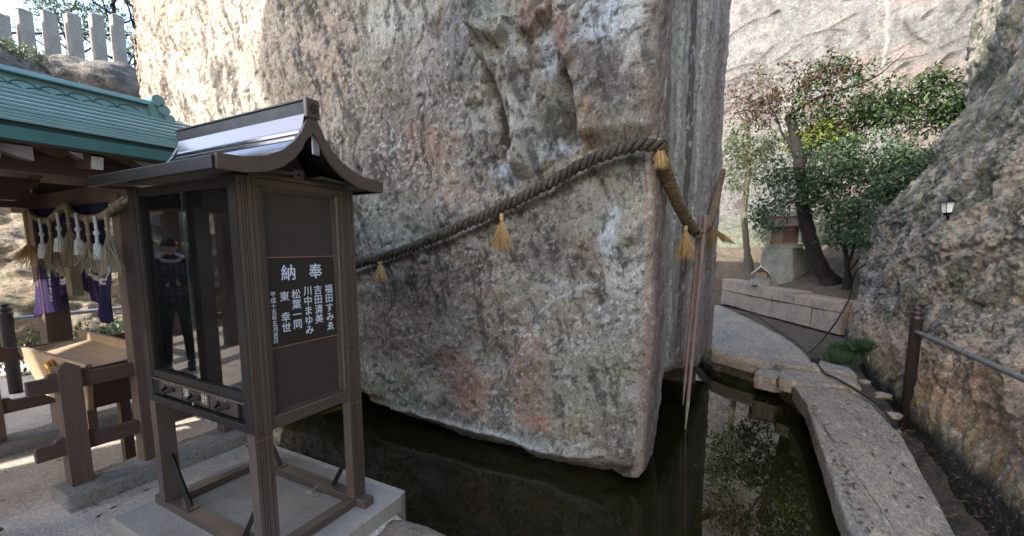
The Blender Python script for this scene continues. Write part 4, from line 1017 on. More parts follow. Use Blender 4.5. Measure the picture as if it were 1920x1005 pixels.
for (pa, pb_, pc) in (((-40, 262), (60, 272), (60, 297)), ((128, 284), (190, 293), (190, 313)), ((250, 301), (300, 308), (300, 326))):
    q0, q1, q2 = (at('x', -3.45, *q) for q in (pa, pb_, pc)); h_ = q1[2]-q2[2]
    poly = [(q0[1], q0[2]), (q1[1], q0[2]), (q1[1], q0[2]-h_), (q0[1]*.35+q1[1]*.65, q0[2]-h_*.8), (q0[1]*.7+q1[1]*.3, q0[2]-h_*.4)]
    b = MB(); b.prism(poly, -3.53, -3.452, 'x'); o_ = pb(b, 'eave_bracket', M['wood']); b = MB(); b.prism(poly, -3.451, -3.446, 'x'); pb(b, 'painted_face', M['paleend'], o_)
# roof courses
def gz(x): return 2.225+(-3.25-x)*.335 if x > -4.85 else 2.225+(x+6.45)*.335
nc = 9
for s_ in (1, -1):
    for i in range(nc):
        d0 = 1.60*(i/nc); d1 = 1.60*((i+1)/nc)+.015
        xa, xb = (-3.25-d0, -3.25-d1) if s_ > 0 else (-6.45+d0, -6.45+d1)
        sag = lambda d: 2.21+.335*d+.03*(d/1.6)**2-.02*math.sin(PI*d/1.6)
        za, zb_ = sag(d0), sag(d1)
        b = MB(); b.prism([(xa, za+.016), (xa, za+.034), (xb, zb_+.012), (xb, zb_-.004)], -.35, 2.30, 'y'); oc_ = pb(b, 'roof_course', M['green'], bevel=.003)
        xr = xa-s_*.018; b = MB(); b.prism([(xr, za-.03), (xr, za+.016), (xr-s_*.01, za+.016), (xr-s_*.01, za-.03)], -.34, 2.29, 'y'); pb(b, 'course_shadow_strip', M['shadowline'], oc_)  # dark strip painted in as the drop shadow under each course
    xa = -3.25 if s_ > 0 else -6.45
    b = MB(); b.box(min(xa, xa-s_*.03), max(xa, xa-s_*.03), -.34, 2.29, 2.135, 2.199); pb(b, 'eave_fascia', M['greendk'], bevel=.004)
    for ye in (-.36, 2.29):
        b = MB(); b.prism([(xa, 2.135), (xa, 2.20), (-4.85, 2.76), (-4.85, 2.68)], ye, ye+.022, 'y'); pb(b, 'barge_board', M['greendk'])
b = MB(); b.prism([(-4.76, 2.70), (-4.80, 2.86), (-4.90, 2.86), (-4.94, 2.70)], -.30, 2.0, 'y'); rg = pb(b, 'ridge_box', M['green'], bevel=.004)
b = MB(); b.prism([(-4.745, 2.862), (-4.76, 2.90), (-4.94, 2.90), (-4.955, 2.862)], -.32, 2.01, 'y'); pb(b, 'ridge_cap', M['green'], rg, bevel=.004)
b = MB(); b.prism([(-4.72, 2.70), (-4.74, 2.735), (-4.96, 2.735), (-4.98, 2.70)], -.31, 2.2, 'y'); pb(b, 'ridge_base', M['green'], rg, bevel=.004)
# overlapping wave crescents on the ridge side
b = MB()
for row in range(2):
    for k_ in range(13):
        yy0 = .0+k_*.155+row*.078
        if yy0 > 1.8: continue
        pts = []
        for j in range(9):
            a = PI*j/8; y_ = yy0+.075-.075*math.cos(a); z_ = 2.745+row*.035+.045*math.sin(a)
            x_ = -4.76-(z_-2.70)*.25+.003; pts.append((x_, y_, z_))
        b.tube(pts, .0045, 4, cap=False, smooth=False)
pb(b, 'wave_relief', M['greendk'], rg)
# ridge end ornament: stacked scrolls
b = MB()
for (x_, y_, z_, r__) in ((-4.85, 2.05, 2.90, .05), (-4.85, 2.09, 2.83, .045), (-4.85, 2.13, 2.76, .04)):
    b.tube([(x_+.16, y_, z_), (x_-.16, y_, z_)], r__, 14)
b.box(-4.98, -4.72, 2.0, 2.10, 2.69, 2.90); orn = pb(b, 'ridge_ornament', M['green'])
b = MB(); b.box(-4.93, -4.77, 2.05, 2.31, 2.715, 2.74); pb(b, 'ridge_verge', M['green'], bevel=.004)

# rope swag, tassels, curtain on the tie beam
sw_y = 1.27
SWP = [(55, 396), (72, 410), (92, 414), (108, 400), (122, 386), (136, 400), (160, 409), (185, 408), (205, 398), (235, 375)]
swag = [Vector(at('y', sw_y, *q)) for q in SWP]
swag.append(Vector((-3.60, 1.37, 1.90)))
s_e = empty('swag_rope', tuple(swag[0]), label='dull straw rope swagged along the pavilion beam above the purple curtain', cat='rope')
b = MB(); rope_mb(b, local(swag, s_e), .026, .09, 3, .008, 5, jit=.03); b.build('twisted_rope', M['strawold'], s_e)
G2 = 'straw tassels hanging along the pavilion beam'
for (px_, py_, bot, spr, mat, lab, ln) in ((45, 396, 500, .20, 'straw', 'bright golden straw tassel left of the purple curtain on a twisted cord', .26), (92, 415, 515, .12, 'strawold', 'dull straw tassel at the left part of the purple curtain', .12),
        (125, 388, 500, .13, 'strawold', 'dull straw tassel hanging above the wooden tag in the middle of the curtain', .16), (162, 409, 515, .15, 'strawold', 'dull straw tassel in the right half of the purple curtain', .15), (198, 400, 512, .13, 'strawold', 'dull straw tassel nearest the pavilion post by the cabinet', .14)):
    a = at('y', sw_y-.06, px_, py_); c_ = at('y', sw_y-.06, px_, bot)
    t_ = tassel('straw_tassel', tuple(a), a[2]-c_[2], spr*.85, M[mat], 95, ln, flat=.6, rt=.011, label=lab, cat='tassel', group=G2)
G3 = 'white tassels hanging in front of the curtain'
def white_tassel(px_, py_, bot, lab):
    a = Vector(at('y', sw_y-.035, px_, py_)); L_ = a.z-at('y', sw_y-.035, px_, bot)[2]
    t_ = empty('white_tassel', tuple(a), label=lab, cat='tassel', group=G3)
    b = MB(); b.tube([(0, 0, .01), (.01, 0, -L_*.3), (.0, 0, -L_*.6)], .010, 7); b.lathe([(.005, -L_*.44), (.017, -L_*.40), (.018, -L_*.34), (.005, -L_*.30)], (0.008, 0), 10); b.build('cord', M['white'], t_)
    b = MB(); w7 = random.uniform(.55, .8); prf = [(.010*w7, -L_*.58), (.03*w7, -L_*.64), (.038*w7, -L_*.8), (.046*w7, -L_)]; U = []; n_ = 24; vs = []
    for r__, z_ in prf:
        for k_ in range(n_): q = r__*(1+.12*(k_ % 2)); vs.append((q*math.cos(2*PI*k_/n_), q*math.sin(2*PI*k_/n_), z_))
    b.add(vs, [(i*n_+k_, i*n_+(k_+1) % n_, (i+1)*n_+(k_+1) % n_, (i+1)*n_+k_) for i in range(3) for k_ in range(n_)]+[tuple(range(3*n_, 4*n_))]); b.build('skirt', M['white'], t_)
white_tassel(74, 412, 484, 'leftmost white tassel on the purple curtain'); white_tassel(107, 402, 472, 'white tassel second from the left, partly behind straw')
white_tassel(142, 402, 478, 'white tassel just right of the curtain centre'); white_tassel(177, 408, 486, 'rightmost white tassel on the purple curtain')
# curtain
def curtain():
    e = empty('purple_curtain', (-4.5, 1.36, 1.9), label='purple and navy cloth curtain gathered in the middle under the pavilion beam', cat='curtain')
    nu, nv = 140, 60
    for (xa, xb, side_) in ((-5.36, -4.50, 0), (-4.50, -3.78, 1)):
        U, V = np.meshgrid(np.linspace(0, 1, nu), np.linspace(0, 1, nv), indexing='ij')
        x = xa+(xb-xa)*U
        # bottom edge from photo
        if side_ == 0: zb_ = np.interp(U, [0, .1, .2, .45, .85, 1], [1.04, 1.0, 1.04, 1.07, 1.26, 1.34])
        else: zb_ = np.interp(U, [0, .35, .8, .86, .95, 1], [1.38, 1.22, 1.06, 1.08, 1.3, 1.45])
        z = 1.90+(zb_-1.90)*V
        y = 1.30+.025*np.sin(U*22+V*2)*(.3+.7*V)+.03*np.sin(U*9+V*3+side_)*V+.01*np.sin(U*47)
        x = x+(.03*np.sin(V*5))*(U-.5)
        P = np.stack([x, y, z], -1)-np.array([-4.5, 1.36, 1.9])
        c = np.zeros(P.shape)+np.array((.018, .017, .04))
        low = ss(.62, .74, V+.1*np.sin(U*4)); c = mixc(c, (.038, .025, .075), low*(.95 if side_ == 0 else .5))
        c = mixc(c, (.035, .025, .07), ss(.1, .0, U)*.9*(1-side_))
        rr = np.hypot((x-(-4.66))/.24, (z-1.50)/.17) if side_ == 0 else np.hypot((x-(-4.02))/.2, (z-1.50)/.15)
        c = mixc(c, (.42, .28, .24), ss(.80, .76, rr)); 
        for r0, r1, cc in ((.80, .9, (.03, .02, .03)), (.9, 1.02, (.6, .56, .52)), (1.02, 1.06, (.03, .02, .03)), (1.06, 1.14, (.55, .5, .5))):
            c = mixc(c, cc, ((rr > r0) & (rr < r1)).astype(float)*(z < 1.5))
        g = grid('cloth', P, M['cloth'], c, parent=e)
    return e
m, t, B, N, L = newmat('dyed_cloth'); a = N('ShaderNodeAttribute'); a.attribute_name = 'Col'; L(a.outputs['Color'], B.inputs['Base Color']); B.inputs['Roughness'].default_value = .85; B.inputs['Specular IOR Level'].default_value = .1
bp = N('ShaderNodeBump'); bp.inputs['Distance'].default_value = .002; L(noise(N, L, coords(N, L), 60, 3), bp.inputs['Height']); L(bp.outputs[0], B.inputs['Normal']); M['cloth'] = m
cur = curtain()
for i, ch in enumerate('株式会社'):
    q = at('y', 1.235, 92+i*1.3, 513+i*15)-np.array([-4.5, 1.36, 1.9]); b = MB(); letters(b, ch, tuple(q), .062, RX, UZ, .01); b.build('curtain_character', M['letter'], cur)
# hanging wooden tag
q = at('y', 1.2, 139, 527); tg = empty('hanging_wood_box', tuple(q), label='small hanging box of pale brown boards below the curtain centre', cat='wooden box')
for k_ in range(3):
    b = MB(); b.box(-.045+k_*.032, -.045+k_*.032+.026, -.03, .03, -.10, .10); b.build('board', M['tagwood'], tg, bevel=.002)
b = MB(); b.tube([(0, 0, .10), (-.03, .02, .45)], .006, 6); b.build('cord', M['strawold'], tg)

# offertory box
ob = empty('offertory_box', (-4.35, 1.25, 0), label='pale wooden offertory box with sloping inner boards between the two fences', cat='offertory box')
oo = Vector(ob.location)
def obb(mb, name, mat, parent=None, bevel=0, **k):
    mb.v = [tuple(Vector(p)-oo) for p in mb.v]; return mb.build(name, mat, parent or ob, bevel, **k)
def plank(quad, nrm, th):
    n_ = Vector(nrm)*th; vs = [Vector(q) for q in quad]; vs2 = [q+n_ for q in vs]
    return MB().add(vs+vs2, [(0, 1, 2, 3), (7, 6, 5, 4), (0, 4, 5, 1), (1, 5, 6, 2), (2, 6, 7, 3), (3, 7, 4, 0)])
TL, TR, BL, BR = (-4.95, 1.06, .83), (-3.77, 1.10, .83), (-4.66, 1.10, .48), (-3.90, 1.12, .48)
obb(plank([TL, TR, BR, BL], (0, 1, 0), .03), 'front_panel', M['pale'], bevel=.003)
obb(plank([(-4.95, 1.44, .90), (-3.77, 1.44, .90), (-3.93, 1.40, .48), (-4.62, 1.40, .48)], (0, -1, 0), .03), 'back_panel', M['pale'], bevel=.003)
obb(plank([(-4.95, 1.06, .80), (-4.95, 1.44, .82), (-4.62, 1.40, .48), (-4.62, 1.10, .48)], (1, 0, 0), .03), 'end_panel', M['pale'], bevel=.003)
obb(plank([(-3.77, 1.10, .80), (-3.77, 1.44, .82), (-3.93, 1.40, .48), (-3.93, 1.12, .48)], (-1, 0, 0), .03), 'end_panel', M['wood'], bevel=.003)
obb(plank([(-4.90, 1.42, .845), (-3.80, 1.42, .845), (-3.80, 1.12, .755), (-4.90, 1.10, .755)], (0, 0, -1), .02), 'sloping_board', M['pale'], bevel=.002)
b = MB(); b.box(-3.99, -3.93, 1.30, 1.36, 0, .48); obb(b, 'leg', M['wood']); b = MB(); b.box(-4.62, -4.56, 1.30, 1.36, 0, .48); obb(b, 'leg', M['wood'])
# crest
b = MB(); cq = Vector(at('y', 1.07, 96, 692))
for k_ in range(16):
    a = 2*PI*k_/16; b.tube([(cq.x+.018*math.cos(a), cq.y-.006, cq.z+.018*math.sin(a)), (cq.x+.055*math.cos(a), cq.y-.01, cq.z+.055*math.sin(a))], [.005, .010], 6)
b.tube([(cq.x, cq.y+.0, cq.z), (cq.x, cq.y-.014, cq.z)], .018, 12); b.tube([(cq.x, cq.y+.003, cq.z), (cq.x, cq.y-.003, cq.z)], .068, 24); obb(b, 'gilt_crest', M['gold'])

# pipe railing at the left, beyond the pavilion
pr = empty('pipe_railing', (-7, 1.45, 0), label='grey pipe railing with brown post in front of the left cliff', cat='railing')
def turned_post(parent, x, y, z0, z1, r=.045):
    b = MB(); b.lathe([(r, z0), (r, z1-.13), (r*1.12, z1-.125), (r*1.12, z1-.105), (r*.95, z1-.1), (r*.95, z1-.075), (r*1.15, z1-.07), (r*1.15, z1-.055), (r*.6, z1-.045), (r*.55, z1-.035), (r*.95, z1-.022), (r*.6, z1-.006), (.002, z1)], (x, y), 20)
    return b.build('post', M['railpost'], parent)
turned_post(pr, 0, 0, 0, 1.0, .055)
b = MB(); b.tube([(.02, .05, .82), (.02, 3.2, .83)], .024, 10); b.build('rail', M['steel'], pr)
b = MB(); b.tube([(.02, .9, .76), (.02, 3.2, .765)], .012, 8); b.build('rail', M['steel'], pr)
turned_post(pr, 0, 3.2, -.3, .95, .05)
g = MB(); g.box(-9.6, -6.6, 1.0, 4.6, -1.2, -.02); g.build('left_terrace', M['block'], kind='structure')

# right railing
rr_ = empty('path_railing', (1.49, 5.36, 0), label='brown metal railing post with grey handrail at the foot of the right cliff', cat='railing')
turned_post(rr_, 0, 0, -.25, 1.04, .047)
b = MB(); b.tube([(-.0, -.03, .80), (.06, -1.5, .80), (.10, -3.3, .80), (.12, -6, .80)], .021, 10); b.build('handrail', M['oldsteel'], rr_)
turned_post(rr_, .10, -3.6, -.25, 1.04, .047)

# ================================================================== SMALL SHRINE BEHIND THE WALL
sy = 12.75
a = at('y', sy, 1440, 465); c_ = at('y', sy, 1497, 462)
shr = empty('stone_shrine', (.95, sy+.2, .6), label='small roofed shrine on a lichened stone pedestal above the retaining wall', cat='shrine')
so_ = Vector(shr.location)
def sb(mb, name, mat, parent=None, bevel=0, **k):
    mb.v = [tuple(Vector(p)-so_) for p in mb.v]; return mb.build(name, mat, parent or shr, bevel, **k)
b = MB(); z0 = .35; vs = []
for z_, g_ in ((z0, .08), (1.56, 0)):
    for (x_, y_) in ((.42-g_, sy-g_), (1.08+g_, sy-g_), (1.55+g_, sy+.75), (.80, sy+.95)): vs.append((x_, y_, z_))
b.add(vs, [(3, 2, 1, 0), (4, 5, 6, 7), (0, 1, 5, 4), (1, 2, 6, 5), (2, 3, 7, 6), (3, 0, 4, 7)]); sb(b, 'pedestal', M['blueblock'], bevel=.02)
b = MB(); b.box(.52, 1.30, sy+.05, sy+.6, 1.56, 1.68); sb(b, 'plinth', M['blueblock'], bevel=.01)
b = MB(); b.box(.58, 1.18, sy+.10, sy+.55, 1.68, 2.12); bd = sb(b, 'body', M['mini'], bevel=.004)
for xx in (.58, .84, 1.14):
    b = MB(); b.box(xx, xx+.045, sy+.07, sy+.10, 1.68, 2.14); sb(b, 'pillar', M['post'])
b = MB(); b.box(.86, 1.12, sy+.085, sy+.099, 1.72, 2.0); sb(b, 'door', M['wood'])
for s_ in (-1, 1):
    b = MB(); b.prism([(sy+.3, 2.34), (sy+.3+s_*.16, 2.24), (sy+.3+s_*.40, 2.13), (sy+.3+s_*.42, 2.10), (sy+.3+s_*.16, 2.18), (sy+.3, 2.26)], .38, 1.40, 'x'); sb(b, 'roof', M['greendk'] if False else M['post'])
b = MB(); b.box(.36, 1.42, sy+.25, sy+.35, 2.30, 2.38); sb(b, 'ridge', M['wood'])
b = MB(); b.box(.20, .64, 12.46, 12.70, .62, .79); sb(b, 'step_stone', M['blueblock'], bevel=.02)
tassel('straw_tassel', tuple(at('y', sy-.05, 1447, 420)), .45, .06, M['strawold'], 60, .03, label='thin straw bundle hanging under the eave of the small stone shrine', cat='tassel')
# miniature wooden house
mh = empty('miniature_house', (.42, 12.58, .79), label='tiny pale wooden house with grey roof in front of the stone shrine', cat='model house')
b = MB(); b.box(-.14, .16, -.12, .12, 0, .20); b.build('body', M['mini'], mh, bevel=.004)
for s_ in (-1, 1):
    b = MB(); b.prism([(.0, .40), (s_*.24, .17), (s_*.24, .145), (0, .37)], -.18, .18, 'y'); b.build('roof', M['steel'], mh)
b = MB(); b.prism([(-.15, .2), (.15, .2), (0, .36)], -.10, .10, 'y'); b.build('gable', M['wood'], mh); mh.scale = (.85, .85, .85)

# ================================================================== LANTERN
q = at('y', 6.5, 1778, 388); ln = empty('wall_lantern', tuple(q), label='small black carriage lantern with frosted panes on the mossy right cliff', cat='lantern')
b = MB(); R6 = [(.085*math.cos(2*PI*k/6), .085*math.sin(2*PI*k/6)) for k in range(6)]
def hexa(r0, z0, r1, z1):
    vs = [(r0*math.cos(2*PI*k/6), r0*math.sin(2*PI*k/6), z0) for k in range(6)]+[(r1*math.cos(2*PI*k/6), r1*math.sin(2*PI*k/6), z1) for k in range(6)]
    return MB().add(vs, [tuple(range(5, -1, -1)), tuple(range(6, 12))]+[(k, (k+1) % 6, 6+(k+1) % 6, 6+k) for k in range(6)])
LS_ = 1; hexa(.075, -.10, .105, .07).build('lamp_glass', M['lampglass'], ln)
hexa(.15, .072, .02, .16).build('cap', M['iron'], ln); hexa(.03, .16, .005, .21).build('finial', M['iron'], ln); hexa(.04, -.15, .082, -.101).build('base', M['iron'], ln)
for k in range(6):
    a = 2*PI*k/6; b = MB(); b.tube([(.077*math.cos(a), .077*math.sin(a), -.10), (.108*math.cos(a), .108*math.sin(a), .07)], .006, 4); b.build('frame_bar', M['iron'], ln)
b = MB(); b.tube([(0, 0, -.14), (.03, .04, -.22), (.14, .10, -.24), (.30, .2, -.14)], .018, 8); b.tube([(.30, .2, -.06), (.30, .2, -.24)], .05, 8); b.build('bracket', M['iron'], ln)
for ch_ in [ln]+list(ln.children): pass
ln.scale = (.62, .62, .62)

# ================================================================== CABLES
def cable(pts, r, lab, mat='iron'):
    b = MB(); o = Vector(pts[0]); b.tube([p-o for p in resample(pts, .05)], r, 6)
    ob_ = b.build('cable', M[mat], label=lab, cat='cable'); ob_.location = o; return ob_
cp = [at('z', z_, *q_) for z_, q_ in ((.05, (1357, 570)), (.05, (1400, 583)), (.05, (1450, 613)), (.04, (1500, 648)), (.05, (1528, 676)))]
cable([Vector(c_) for c_ in cp], .018, 'black cable lying along the foot of the retaining wall')
cp = [at('z', .05, 1528, 676), at('z', .04, 1548, 700), at('z', .05, 1565, 708), at('z', .05, 1600, 728), at('z', .05, 1640, 755), at('z', .03, 1672, 790), at('z', -.06, 1688, 825), at('z', -.12, 1712, 870)]
cable([Vector(c_) for c_ in cp], .014, 'black cable running along the right edge of the stone path to the gutter')
cp = [at('y', 8.2, 1795, 400), at('y', 8.6, 1740, 430), at('y', 9.0, 1690, 468), at('y', 9.6, 1640, 487), at('y', 9.9, 1605, 510), at('y', 10.0, 1592, 560), at('y', 9.7, 1570, 600), at('y', 9.0, 1540, 640), at('z', .05, 1518, 660)]
cable([Vector(c_) for c_ in cp], .013, 'dark cable descending from the lantern across the right cliff')
jb = MB(); q = at('z', .06, 1528, 676); jb.box(-.05, .05, -.04, .04, -.03, .05); j_ = jb.build('cable_joint_box', M['iron'], bevel=.01, label='small black joint box on the cable at the path edge', cat='junction box'); j_.location = q

# ================================================================== TREES
def leaves_mesh(name, clumps, mat, parent, n, size, seed, **k):
    """clumps: list of (centre, radii) ; leaves scattered on short twigs inside the clump volumes"""
    r = np.random.default_rng(seed); vol = np.array([c[1][0]*c[1][1]*c[1][2] for c in clumps])**.7; vol /= vol.sum()
    nt_ = max(1, n//7)
    ci = r.choice(len(clumps), nt_, p=vol); cen = np.array([clumps[i][0] for i in ci]); rad = np.array([clumps[i][1] for i in ci])
    d = r.normal(size=(nt_, 3)); d /= np.linalg.norm(d, axis=1)[:, None]; tw = cen+d*rad*(r.random((nt_, 1))**.45)
    tdir = r.normal(size=(nt_, 3))+d*.8+np.array([0, 0, .2]); tdir /= np.linalg.norm(tdir, axis=1)[:, None]
    idx = np.repeat(np.arange(nt_), 7); tpos = np.tile(np.linspace(-.5, .5, 7), nt_)
    p = tw[idx]+tdir[idx]*(tpos*size*5)[:, None]+r.normal(size=(len(idx), 3))*size*.5
    ax = tdir[idx]*.5+r.normal(size=p.shape)*.8; ax[:, 2] -= .25; ax /= np.linalg.norm(ax, axis=1)[:, None]
    sd_ = np.cross(ax, r.normal(size=p.shape)*.6+np.array([0, 0, 1.])); sd_ /= np.linalg.norm(sd_, axis=1)[:, None]+1e-9
    s = size*r.uniform(.4, 1.45, len(p))[:, None]; nn = np.cross(ax, sd_)
    V = np.stack([p-ax*s, p+sd_*s*.42+nn*s*.12, p+ax*s*1.0-nn*s*.1, p-sd_*s*.42+nn*s*.12], 1)
    m_ = len(p); F = np.arange(m_*4).reshape(m_, 4)
    me = bpy.data.meshes.new(name); T = np.concatenate([F[:, [0, 1, 2]], F[:, [0, 2, 3]]])
    me.vertices.add(m_*4); me.vertices.foreach_set('co', V.astype(np.float32).ravel()); me.loops.add(len(T)*3); me.loops.foreach_set('vertex_index', T.astype(np.int32).ravel())
    me.polygons.add(len(T)); me.polygons.foreach_set('loop_start', np.arange(0, len(T)*3, 3, dtype=np.int32)); me.update(calc_edges=True); me.validate()
    me.materials.append(mat); o = bpy.data.objects.new(name, me); link(o, parent); tag(o, **k)
    return tw
def limb(mb, pts, r0, r1, seg=8, wob=.02, seed=1):
    c = resample(pts, .08); m_ = len(c); rd = random.Random(seed)
    c = [q+Vector((rd.uniform(-wob, wob), rd.uniform(-wob, wob), 0)) if 0 < i < m_-1 else q for i, q in enumerate(c)]
    mb.tube(c, [r0+(r1-r0)*i/max(1, m_-1) for i in range(m_)], seg)
def tree(name, trunk, r0, r1, limbs, crowns, lab, barkm, twigs=True, seed=1, trunkname='trunk'):
    base = Vector(trunk[0]); e = empty(name, tuple(base), label=lab, cat='tree')
    b = MB(); limb(b, [Vector(q)-base for q in trunk], r0, r1, 12, .012, seed)
    b.tube([Vector((0, 0, -.25)), Vector((0, 0, .02)), (Vector(trunk[1])-base)*.3], [r0*1.9, r0*1.45, r0*1.0], 12); b.build('trunk', barkm, e)
    for (pts, a, c_) in limbs:
        b = MB(); limb(b, [Vector(q)-base for q in pts], a, c_, 7, .015, seed+3); b.build('limb', barkm, e)
    tb = MB(); rd = random.Random(seed)
    for (nm, cl, mt, n, sz) in crowns:
        cl2 = [(np.array(c_)-np.array(base), rr) for c_, rr in cl]
        tw = leaves_mesh(nm, cl2, mt, e, n, sz, seed+len(nm)+n, kind='stuff')
        # twigs from the nearest limb points towards clump leaves
        src = [Vector(q)-base for (pts, a, c_) in limbs for q in resample(pts, .15)]
        if src:
            for q in tw[rd.randrange(3)::5][:160]:
                q = Vector(q); s_ = min(src, key=lambda u: (u-q).length)
                mid = (s_+q)/2+Vector((rd.uniform(-.06, .06), rd.uniform(-.06, .06), rd.uniform(-.03, .08)))
                tb.tube([s_, mid, q], [.008, .005, .002], 4, cap=False)
    if tb.v: tb.build('twigs', barkm, e, kind='stuff')
    return e
def ay(y, *pp): return [Vector(at('y', y, *q)) for q in pp]
def cl(y, px_, py_, rx, ry, dy_=0):
    q = at('y', y, px_, py_); sx_ = abs(at('y', y, px_+rx, py_)[0]-q[0]); sz_ = abs(at('y', y, px_, py_+ry)[2]-q[2]); return (q+np.array([0, dy_, 0]), (sx_, max(.25, (sx_+sz_)*.45), sz_))
T2 = ay(12, (1558, 530), (1535, 495), (1520, 450), (1508, 400), (1503, 350), (1498, 300), (1490, 255), (1480, 212))
tree('evergreen_tree', T2, .17, .095,
     [(ay(12, (1500, 320), (1520, 280), (1560, 255), (1620, 235), (1690, 228), (1760, 226)), .06, .02),
      (ay(12, (1545, 258), (1580, 225), (1630, 195), (1700, 175), (1760, 160)), .03, .01),
      (ay(12, (1482, 222), (1510, 195), (1560, 175), (1640, 145), (1700, 95)), .035, .008),
      (ay(12, (1496, 290), (1470, 255), (1452, 210), (1430, 190)), .035, .01),
      (ay(12, (1505, 370), (1560, 330), (1610, 330), (1680, 320)), .035, .01),
      (ay(12, (1483, 215), (1500, 170), (1540, 140), (1560, 105)), .02, .006)],
     [('leaves_bright', [cl(12, 1800, 190, 62, 40), cl(12, 1745, 150, 45, 22, -.3), cl(12, 1690, 185, 60, 25, .3), cl(12, 1640, 225, 60, 22), cl(12, 1810, 225, 45, 20, -.4), cl(12, 1770, 200, 120, 65), cl(12, 1700, 205, 130, 60)], M['leaf'], 5200, .047),
      ('leaves_yellow', [cl(12.2, 1525, 250, 45, 22), cl(12.2, 1560, 235, 30, 18), cl(12.2, 1500, 275, 30, 20), cl(12.2, 1590, 262, 40, 10), cl(12.4, 1540, 260, 90, 45)], M['leafyl'], 3600, .045),
      ('leaves_russet', [cl(12, 1450, 200, 60, 30), cl(12, 1520, 150, 80, 28), cl(12, 1580, 130, 50, 22), cl(12, 1600, 190, 70, 20), cl(12, 1560, 100, 22, 12), cl(12, 1500, 170, 130, 60), cl(12, 1420, 215, 60, 40)], M['leafrd'], 2500, .045),
      ('leaves_upper', [cl(12, 1560, 130, 60, 30), cl(12, 1610, 210, 80, 26), cl(12, 1520, 215, 60, 22), cl(12, 1570, 180, 130, 60)], M['leaf'], 2800, .045),
      ('leaves_lower', [cl(11.7, 1590, 290, 75, 32), cl(11.7, 1540, 335, 60, 40), cl(11.7, 1640, 320, 80, 30), cl(11.7, 1480, 350, 50, 35), cl(11.7, 1700, 300, 50, 20), cl(11.7, 1560, 380, 70, 30), cl(11.7, 1450, 320, 40, 25), cl(11.7, 1580, 330, 150, 80), cl(11.7, 1720, 290, 70, 40), cl(11.7, 1440, 400, 50, 40)], M['leafdk'], 8600, .050)],
     'leaning dark trunked evergreen tree with spreading layered branches above the retaining wall', M['bark'], seed=5)
T1 = ay(13.5, (1403, 492), (1398, 440), (1396, 390), (1402, 340), (1405, 290), (1400, 235))
tree('slender_tree', T1, .085, .05,
     [(ay(13.5, (1404, 250), (1385, 210), (1375, 180)), .04, .012), (ay(13.5, (1402, 240), (1425, 200), (1430, 150), (1437, 100)), .035, .008), (ay(13.5, (1403, 320), (1375, 290), (1358, 270)), .02, .006), (ay(13.5, (1404, 300), (1430, 270), (1450, 250)), .02, .008)],
     [('leaves_pale', [cl(13.5, 1380, 270, 30, 45), cl(13.5, 1420, 290, 35, 30), cl(13.5, 1375, 330, 28, 30), cl(13.5, 1440, 270, 30, 30), cl(13.5, 1400, 300, 70, 80)], M['leafpl'], 4200, .042),
      ('twig_tips', [cl(13.5, 1385, 180, 35, 35), cl(13.5, 1440, 180, 40, 30), cl(13.5, 1415, 130, 25, 35), cl(13.5, 1380, 385, 25, 20), cl(13.5, 1400, 190, 70, 55)], M['leafpk'], 2000, .032)],
     'slender pale barked tree close to the megalith edge behind the wall', M['barkpale'], seed=9)
T3 = ay(10.9, (1590, 520), (1585, 470), (1575, 430), (1572, 390))
tree('dark_shrub', T3, .05, .03,
     [(ay(10.9, (1590, 500), (1605, 450), (1610, 400), (1620, 360)), .03, .01), (ay(10.9, (1585, 470), (1560, 430), (1550, 400)), .02, .008), (ay(10.9, (1592, 510), (1640, 450), (1680, 420)), .02, .008)],
     [('leaves', [cl(10.9, 1600, 400, 60, 30), cl(10.9, 1570, 440, 45, 30), cl(10.9, 1650, 410, 50, 25), cl(10.9, 1620, 450, 40, 25), cl(10.9, 1690, 380, 40, 22), cl(10.9, 1640, 420, 110, 55), cl(10.9, 1760, 340, 60, 50)], M['leafdk'], 5800, .04)],
     'dark twiggy shrub between the evergreen tree and the mossy cliff', M['bark'], seed=13)
# moss tufts and grass
def tufts(name, spots, mat, n, h, seed, **k):
    r = random.Random(seed); b = MB(); o = Vector(spots[0][0])
    for i in range(n):
        c_, rad = spots[r.randrange(len(spots))]; a = r.uniform(0, 2*PI); q = r.random()**.5*rad
        p = Vector(c_)-o+Vector((q*math.cos(a), q*math.sin(a), 0)); l = h*r.uniform(.5, 1.2); d_ = Vector((r.uniform(-.6, .6), r.uniform(-.6, .6), 1)).normalized()*l; s_ = Vector((math.cos(a), math.sin(a), 0))*.004
        b.add([p-s_, p+s_, p+d_*.6+s_*.7, p+d_+Vector((0, 0, -l*.15))], [(0, 1, 2), (0, 2, 3)])
    ob_ = b.build(name, mat, **k); ob_.location = o; return ob_
tufts('fern_clump', [((1.30, 7.35, .0), .2), ((1.45, 7.8, .05), .24), ((1.20, 7.15, 0), .1), ((1.5, 7.3, .2), .12)], M['leafdk'], 2600, .20, 3, label='clump of green ferns at the cliff foot beside the path', cat='fern')
